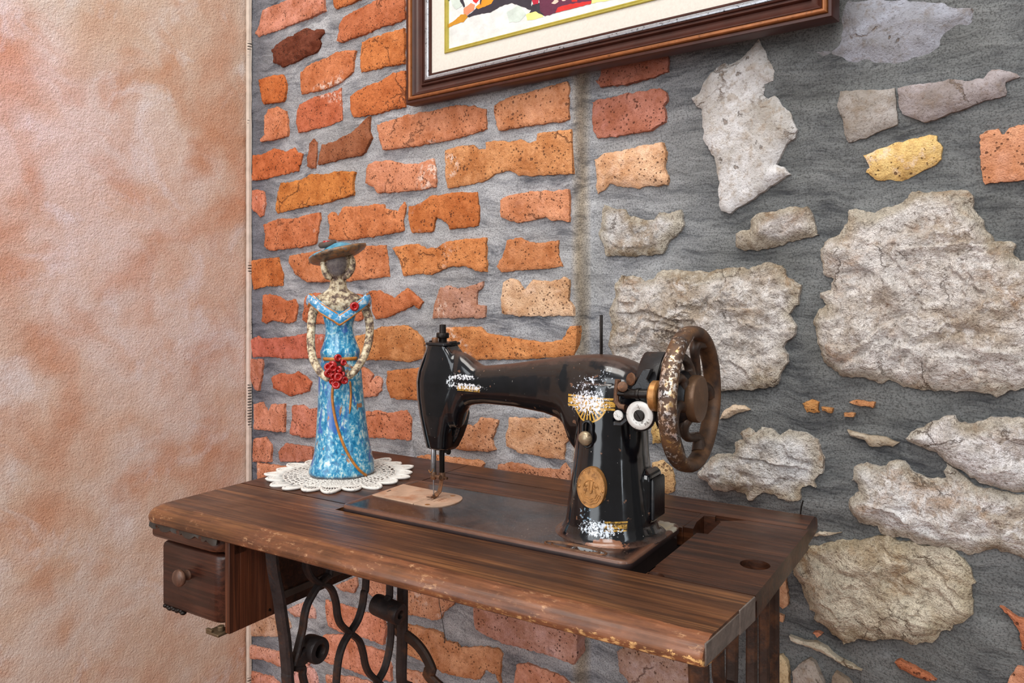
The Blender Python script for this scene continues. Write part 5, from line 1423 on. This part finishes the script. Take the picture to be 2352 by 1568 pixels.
arm([(fx(728), 0, fz(697)), (fx(719), -.001, fz(722)), (fx(716), -.005, fz(755)), (fx(716), -.014, fz(790)), (fx(722), -.025, fz(822)), (fx(737), -.036, fz(848)), (fx(752), -.042, fz(861))], ar)
arm([(fx(830), 0, fz(697)), (fx(842), -.001, fz(722)), (fx(847), -.005, fz(752)), (fx(844), -.014, fz(785)), (fx(833), -.026, fz(817)), (fx(815), -.037, fz(844)), (fx(799), -.042, fz(858))], ar)
body_f = fuse(bd_, .0011, 6, .5)
BODYO = part('body', body_f, [CLAY], LADY, smooth=180)
# looped locks of hair beside the face
mb = MB()
mb.tube(smooth_path([(fx(743), -.004, fz(604)), (fx(744), -.007, fz(614)), (fx(747), -.008, fz(626)), (fx(753), -.008, fz(636)), (fx(760), -.006, fz(640))], 6), [.0046]*12+[.005]*8+[.0042]*5, 12)
mb.tube(smooth_path([(fx(803), -.002, fz(590)), (fx(808), -.005, fz(602)), (fx(807), -.008, fz(615)), (fx(801), -.009, fz(627)), (fx(793), -.008, fz(636)), (fx(786), -.006, fz(640))], 6), [.0046]*12+[.0052]*12+[.0042]*7, 12)
part('hair', fuse(mb, .0011, 4), [CLAY], BODYO, smooth=180)
# neckline band with ochre piping
def band_pts(off=0.):
    L = [(709, 694), (714, 686), (724, 694), (740, 708), (757, 719), (770, 727), (779, 733), (788, 728), (800, 720), (815, 709), (832, 696), (842, 686), (847, 693)]
    out = []
    for i, (u, v) in enumerate(L):
        q = min(1, abs(u-779)/66.); y = -(.0215*math.sqrt(max(0, 1-q*q))+.0045)
        if i in (0, len(L)-1): y = .005
        out.append((fx(u), y-(.0008 if off else 0), fz(v+off)))
    return out
mb = MB()
P = smooth_path(band_pts(), 5)
sec = [(math.cos(2*PI*k/14)*.0034, math.sin(2*PI*k/14)*.0070) for k in range(14)]
mb.sweep(P, sec, up=(.0, 0, 1)); NK = part('neckline', mb, [M_BLUEB], LADY, smooth=180)
for o_ in (-9, 11):
    mb = MB().tube(smooth_path(band_pts(o_), 5), .0018, 8)
    part('piping', mb, [M_OCHRE], NK, smooth=180)
# belt, seam cord
mb = MB().tube([on_dress(u, 823, .0) for u in np.linspace(745, 816, 16)], .0028, 8); part('belt', mb, [M_OCHRE], LADY, smooth=180)
mb = MB().tube(smooth_path([on_dress(u, v, .0002) for u, v in ((765, 880), (763, 905), (766, 935), (772, 965), (781, 995), (792, 1022), (806, 1048), (822, 1070), (838, 1086))], 5), .0019, 8); part('skirt_seam', mb, [M_OCHRE], LADY, smooth=180)
mb = MB().tube(smooth_path([on_dress(u, v, .0) for u, v in ((802, 872), (804, 900), (803, 922), (801, 945))], 4), [.0008]+[.0016]*10+[.0006]*2, 8); part('glaze_run', mb, [M_OCHRE], LADY, smooth=180)
# flowers
def rose_mesh(r):
    mb = MB()
    n = 18; rings = []
    for h, rr in ((0, .55), (.25, .95), (.55, 1.05), (.85, .95), (1., .72), (.92, .5), (.55, .34), (.35, .02)):
        rings.append([(rr*r*math.cos(2*PI*k/n)*(1+.06*math.sin(3*2*PI*k/n)), -h*r*1.1, rr*r*math.sin(2*PI*k/n)) for k in range(n)])
    mb.loft(rings); return mb
mb = MB().ball((fx(772), -.0415, fz(852)), (.012, .007, .019), 16, 10)
BQ = part('bouquet', mb, [M_CLAYD], LADY, smooth=180)
RM = rose_mesh(.0052); first = None
ctr = [(352, 322, 0), (330, 375, 1), (405, 368, 1), (275, 412, 0), (318, 410, 2), (385, 425, 2), (268, 462, 0), (318, 487, 1), (405, 483, 1), (360, 500, 3), (318, 530, 1), (412, 530, 1), (355, 580, 2), (348, 450, 1)]
for i, (x_, y_, lv) in enumerate(ctr):
    p = (fx(690+x_/4.24), -.0445-.0018*lv, fz(740+y_/4.24))
    if first is None:
        o = first = mesh_obj('rose', RM.v, RM.f, [M_RED], BQ, smooth=180)
    else:
        o = first.copy(); COL.objects.link(o); o.parent = BQ
    o.location = p; k = 1+.16*math.sin(i*2.3)
    o.scale = (k, k, k)
    o.rotation_euler = (.45*math.sin(i*1.7), .3*i, .5*math.cos(i*2.9))
br = mesh_obj('rose', RM.v, RM.f, [M_RED], NK, smooth=180); br.location = (fx(812), -.0235, fz(704)); br.scale = (1.2, 1.2, 1.2); br['label'] = 'single red flower on the neckline'
# hat
hc = Vector((fx(777), .002, fz(588)))
rot = Matrix.Rotation(math.radians(-16.5), 3, 'Y') @ Matrix.Rotation(math.radians(-8), 3, 'X')
PR = [(.0001, -.006), (.016, -.006), (.030, -.0045), (.0385, -.0005), (.0415, .003), (.0412, .0058), (.038, .0072), (.030, .0075), (.023, .0098), (.018, .0135), (.012, .0165), (.005, .0178), (.0001, .018)]
mb = MB(); n = 48; rings = []
for r, h in PR:
    rings.append([hc+rot @ Vector((r*math.cos(t)*(1+.03*math.sin(3*t)), r*.92*math.sin(t), h+(.0018*math.sin(2*t+.6) if r > .025 else 0))) for t in [2*PI*k/n for k in range(n)]])
mb.loft(rings)
def mat_hat():
    m = NT('blue_and_rust_hat_glaze', rough=.35, spec=.5); P = m.pos(); n = m.noise(P, 130, 5, .65)
    N = m.normal(); nz = m.sep(N)[2]
    v = m.vmath('SUBTRACT', P, tuple(hc)); R_ = rot.transposed()
    zl = m.vmath('DOT_PRODUCT', v, tuple(rot @ Vector((0, 0, 1))), out=1)
    k = m.ramp(m.math('ADD', m.math('MULTIPLY', zl, 60.), m.math('MULTIPLY', m.math('SUBTRACT', n, .5), .5)), [(.34, 0), (.46, 1)])
    br_ = m.ramp(m.noise(P, 90, 6, .7), [(.36, rgb(58, 48, 42)), (.5, rgb(112, 88, 66)), (.6, rgb(150, 100, 52)), (.68, rgb(56, 104, 118))])
    bl_ = m.ramp(n, [(.35, rgb(44, 116, 150)), (.6, rgb(92, 160, 184))])
    m.color(m.mix(k, br_, bl_)); m.bump(n, .4, .001); return m.m
HT = part('hat', mb, [mat_hat()], LADY, smooth=180)
rc = hc+rot @ Vector((-.0105, -.004, .0185))+Vector((0, 0, .0008))
rq = Matrix.Rotation(math.radians(-12), 3, 'Y') @ Matrix.Rotation(math.radians(8), 3, 'X')
mb = MB(); rings = []
for k in range(28):
    t = 2*PI*k/28; rd = Vector((math.cos(t), .9*math.sin(t), 0))
    rings.append([rc+rq @ (rd*(.0088+.0040*math.cos(s))+Vector((0, 0, .0040*math.sin(s)))) for s in [2*PI*j/12 for j in range(12)]])
mb.loft(rings, False, True)
HB = part('hat_rosette', mb, [M_CLAYD], HT, smooth=180)
rr = mesh_obj('rose', RM.v, RM.f, [M_RED], HT, smooth=180); rr.location = rc+Vector((-.0008, 0, -.0005)); rr.scale = (1.1, .95, 1.1); rr.rotation_euler = (math.radians(-90), 0, 0)

# ------------------------------------------------------------------ framed painting on the wall
YF = -.060                                                  # front of the frame
x0, z0 = on_wall(930, 241, YF); x1, z1 = on_wall(1911, 35, YF)
FRX0, FRX1, FRZ0, FRZ1 = x0, x1, (z0+z1)/2, (z0+z1)/2+.56
FRTH = Vector(((FRX0+FRX1)/2, -.0335, FRZ0))
PIC = thing('framed_painting', 'abstract painting in a brown moulded frame with cream liner hanging on the wall', 'painting', FRTH, 0, tuple(FRTH))
M_FRW = mat_plain('mahogany_frame', rgb(62, 30, 22), .38, 0, .25, 40, .1, .0005, spec=.35)
M_BRZ = mat_plain('bronze_bead', rgb(150, 92, 52), .34, .35, .2, 90, .15, .0004, spots=(160, .58, .68, rgb(70, 42, 30), .7))
M_SIL = mat_plain('rubbed_silver_slip', rgb(168, 170, 176), .34, .6, .15, 90, .4, .0006, spots=(260, .56, .63, rgb(44, 40, 40), .9))
M_LINEN = mat_plain('cream_linen', rgb(208, 203, 194), .85, 0, .06, 300, .3, .0005, spec=.2)
M_GOLD = mat_plain('gold_slip', rgb(190, 178, 88), .3, .55, .12, 80, .1, .0004)
def rect_frame(prof):
    """prof: (inset, height above the wall side); mitred round the four corners"""
    mb = MB(); rings = []
    for cx, cz, sx, sz in ((FRX0, FRZ0, 1, 1), (FRX1, FRZ0, -1, 1), (FRX1, FRZ1, -1, -1), (FRX0, FRZ1, 1, -1)):
        rings.append([(cx+sx*d, -.0335-h, cz+sz*d) for d, h in prof])
    n = len(prof); vs = [p for r in rings for p in r]; fs = []
    for i in range(4):
        for j in range(n):
            k = (j+1) % n; i2 = (i+1) % 4
            fs.append((i*n+j, i*n+k, i2*n+k, i2*n+j))
    mb.add(vs, fs); return mb
def part_f(name, prof, mat, label=None): return part(name, rect_frame(prof), [mat], PIC, label, smooth=40)
part_f('frame', [(0, 0), (0, .0225), (.0012, .0245), (.003, .0250), (.0048, .0244), (.0055, .0225), (.006, .020), (.012, .020), (.0125, .0215), (.0138, .0225), (.0150, .0215), (.0175, .0180), (.021, .0150), (.025, .0130), (.0275, .0125), (.0282, .0150), (.0298, .0165), (.0312, .0160), (.0318, .0140), (.0335, .0138), (.0342, .0160), (.0355, .0168), (.0366, .0155), (.0366, .008), (.0435, .008), (.0436, .0125), (.0446, .0132), (.0468, .0128), (.0478, .0110), (.0478, .004), (.03, .001)], M_FRW)
part_f('bronze_bead', [(.0058, .018), (.0058, .0235), (.0066, .0255), (.0082, .0268), (.0098, .0268), (.0112, .0256), (.0121, .0236), (.0121, .018)], M_BRZ, 'bronze coloured bead of the frame')
part_f('silver_slip', [(.0366, .007), (.0366, .0142), (.0375, .0160), (.0395, .0166), (.0416, .0158), (.0434, .0138), (.0434, .007)], M_SIL)
part_f('liner', [(.0470, .006), (.0470, .0098), (.076, .0076), (.0768, .0070), (.0768, .004)], M_LINEN, 'cream linen liner')
part_f('gold_slip', [(.0760, .0055), (.0760, .0092), (.0768, .0100), (.0785, .0100), (.0792, .0086), (.0800, .0084), (.0806, .0090), (.0822, .0088), (.0826, .0070), (.0826, .0035)], M_GOLD)
mb = MB()
yc = -.0335-.0050
mb.box((FRX0+.080, yc, FRZ0+.080), (FRX1-.080, yc+.004, FRZ1-.080), 0)
PC = {}
COLS = [('canvas_white', (216, 218, 216)), ('paint_ochre', (196, 136, 32)), ('paint_salmon', (224, 136, 100)), ('paint_ink', (46, 42, 54)), ('paint_orange', (232, 142, 30)), ('paint_red', (200, 38, 34)),
        ('paint_plum', (92, 34, 62)), ('paint_pink', (236, 196, 178)), ('paint_lemon', (232, 226, 140)), ('paint_sage', (196, 208, 200)), ('paint_teal', (36, 66, 76)), ('paint_crimson', (186, 26, 56))]
mats = [mat_plain(n_, rgb(*c_), .45, 0, .14, 50, .5, .0012) for n_, c_ in COLS]
STROKES = [(9, [1090, 150, 1250, 60, 1330, 180, 1240, 270, 1120, 280]), (8, [1330, 180, 1480, 110, 1540, 205, 1440, 240, 1340, 250]), (8, [2100, -60, 2400, -60, 2400, 0, 2260, 20, 2130, 45]), (9, [400, -40, 520, -40, 560, 60, 470, 120, 420, 60]),
 (3, [600, 200, 690, 130, 720, 90, 850, 60, 950, -60, 1420, -60, 1390, 60, 1420, 110, 1370, 120, 1280, 85, 1150, 40, 1040, 70, 960, 110, 900, 150, 820, 165, 700, 190, 630, 215]), (3, [1400, 60, 1520, 30, 1560, 195, 1500, 175, 1440, 140, 1370, 160, 1400, 110]),
 (1, [330, 365, 350, 310, 400, 280, 470, 240, 520, 185, 590, 170, 612, 210, 560, 270, 480, 290, 400, 330, 370, 352]), (2, [560, 110, 650, 38, 700, 60, 692, 120, 600, 192, 560, 165]),
 (4, [705, 95, 760, 40, 780, -60, 970, -60, 900, 50, 830, 80, 740, 112]), (5, [660, -60, 780, -60, 720, 42, 680, 20]), (3, [760, 30, 778, -60, 800, -60, 775, 70]), (3, [510, -60, 540, -60, 582, 80, 565, 92, 520, 20]), (10, [285, -60, 420, -60, 330, 48, 292, 30]),
 (6, [1490, -60, 2140, -60, 2130, 40, 1980, 85, 1800, 130, 1690, 162, 1560, 200, 1500, 130]), (5, [1720, 90, 1850, 55, 2130, 10, 2125, 48, 1960, 92, 1690, 160]), (11, [1380, -60, 1490, -60, 1475, 50, 1420, 60]), (7, [1640, 40, 1690, -10, 1735, 15, 1690, 52]), (7, [1760, -10, 1820, -40, 1830, 0, 1780, 20]), (5, [1880, -40, 1960, -40, 1960, 15, 1890, 25]),
 (3, [620, -60, 640, -160, 900, -300, 1300, -260, 1500, -120, 1420, -55]), (5, [1300, -200, 1700, -420, 2100, -300, 2000, -60, 1500, -60]), (4, [700, -60, 800, -380, 1100, -520, 1200, -260, 950, -60]), (8, [300, -300, 600, -500, 700, -200, 420, -80])]
for i, (mi_, pp) in enumerate(STROKES):
    q = [on_wall(960+pp[j]/5.345, pp[j+1]/5.345, yc) for j in range(0, len(pp), 2)]
    q = [(min(max(x, FRX0+.0815), FRX1-.0815), min(max(z, FRZ0+.0815), FRZ1-.0815)) for x, z in q]
    # feathered brush outline
    r = []
    for a, b in zip(q, q[1:]+q[:1]):
        L = math.hypot(b[0]-a[0], b[1]-a[1]); n = max(int(L/.0025), 1)
        for k in range(n):
            x, z = a[0]+(b[0]-a[0])*k/n, a[1]+(b[1]-a[1])*k/n
            x += .0012*mn.noise((x*170, i, z*170)); z += .0012*mn.noise((x*170, i+9, z*170)); r.append((x, z))
    V, _, Fc, orig, _, _ = delaunay_2d_cdt([Vector(p) for p in r], [], [list(range(len(r)))], 1, 1e-6)
    h = .00035+.00022*i
    n0 = len(V)
    fs = []
    for f in Fc:
        a_, b_, d_ = (V[k] for k in f[:3])
        fs.append(list(f) if (b_.x-a_.x)*(d_.y-a_.y)-(b_.y-a_.y)*(d_.x-a_.x) > 0 else list(reversed(f)))
    mb.add([(p.x, yc-h*.12-.0002, p.y) for p in V], fs, mi_)
part('canvas', mb, mats, PIC, smooth=0, fix=False)

# ------------------------------------------------------------------ light and camera
def area(name, loc, target, size, power, col, spread=180):
    l = bpy.data.lights.new(name, 'AREA'); l.shape = 'RECTANGLE'; l.size, l.size_y = size
    l.energy = power; l.color = col; l.spread = math.radians(spread)
    o = bpy.data.objects.new(name, l); COL.objects.link(o)
    o.location = loc; o.rotation_euler = (Vector(target)-Vector(loc)).to_track_quat('-Z', 'Y').to_euler()
    return o
area('window_light_front', (.55, -2.5, 2.2), (-.75, 0, 1.0), (.9, 1.5), 34, (1., .985, .965))
area('fill_light_left', (-.85, -2.7, 1.35), (-.85, 0, .8), (1.1, 2.2), 27, (.9, .955, 1.))  # added fill that brightens the space under the table, not a known window
area('ceiling_lamp', (-.55, -.95, 2.7), (-.65, -.25, .9), (1.3, .8), 27, (1., .96, .9))
area('side_window', (1.25, -.75, 1.4), (-.45, -.25, .95), (.16, 1.5), 4.2, (.84, .92, 1.))
sp = bpy.data.lights.new('pink_wall_lamp', 'SPOT'); sp.energy = 9; sp.color = (.75, .3, 1.); sp.spot_size = math.radians(46); sp.spot_blend = 1.; sp.shadow_soft_size = .05
so = bpy.data.objects.new('pink_wall_lamp', sp); COL.objects.link(so)
so.location = (-1.15, -.95, 1.75); so.rotation_euler = (Vector((-1.511, -.55, 1.29))-so.location).to_track_quat('-Z', 'Y').to_euler()

W = bpy.data.worlds.new('room_light'); SC.world = W; W.use_nodes = True
nt = W.node_tree; bg = nt.nodes['Background']
tc = nt.nodes.new('ShaderNodeTexCoord'); sx = nt.nodes.new('ShaderNodeSeparateXYZ'); rp = nt.nodes.new('ShaderNodeValToRGB')
nt.links.new(tc.outputs['Generated'], sx.inputs[0]); 
mp = nt.nodes.new('ShaderNodeMapRange'); mp.inputs[1].default_value = -1; mp.inputs[2].default_value = 1
nt.links.new(sx.outputs[2], mp.inputs[0]); nt.links.new(mp.outputs[0], rp.inputs[0])
rp.color_ramp.elements[0].position = .3; rp.color_ramp.elements[0].color = rgb(150, 140, 132)
rp.color_ramp.elements[1].position = .75; rp.color_ramp.elements[1].color = rgb(214, 212, 210)
nt.links.new(rp.outputs[0], bg.inputs['Color']); bg.inputs['Strength'].default_value = .56

cam = bpy.data.cameras.new('camera'); co = bpy.data.objects.new('camera', cam); COL.objects.link(co)
cam.sensor_width = 36; cam.lens = F/2352*36; cam.shift_y = -(784-HY)/2352.; cam.clip_start = .02
co.location = (0, CAMY, CAMZ)
co.rotation_euler = (PI/2, 0, math.atan2(ws, wc))
SC.camera = co
SC.cycles.use_adaptive_sampling = True; SC.cycles.adaptive_threshold = .03; SC.cycles.max_bounces = 8; SC.cycles.diffuse_bounces = 3; SC.cycles.glossy_bounces = 3
SC.view_settings.view_transform = 'Standard'; SC.view_settings.look = 'None'
SC.view_settings.gamma = 1; SC.view_settings.use_curve_mapping = False
SC.view_settings.exposure = 0.
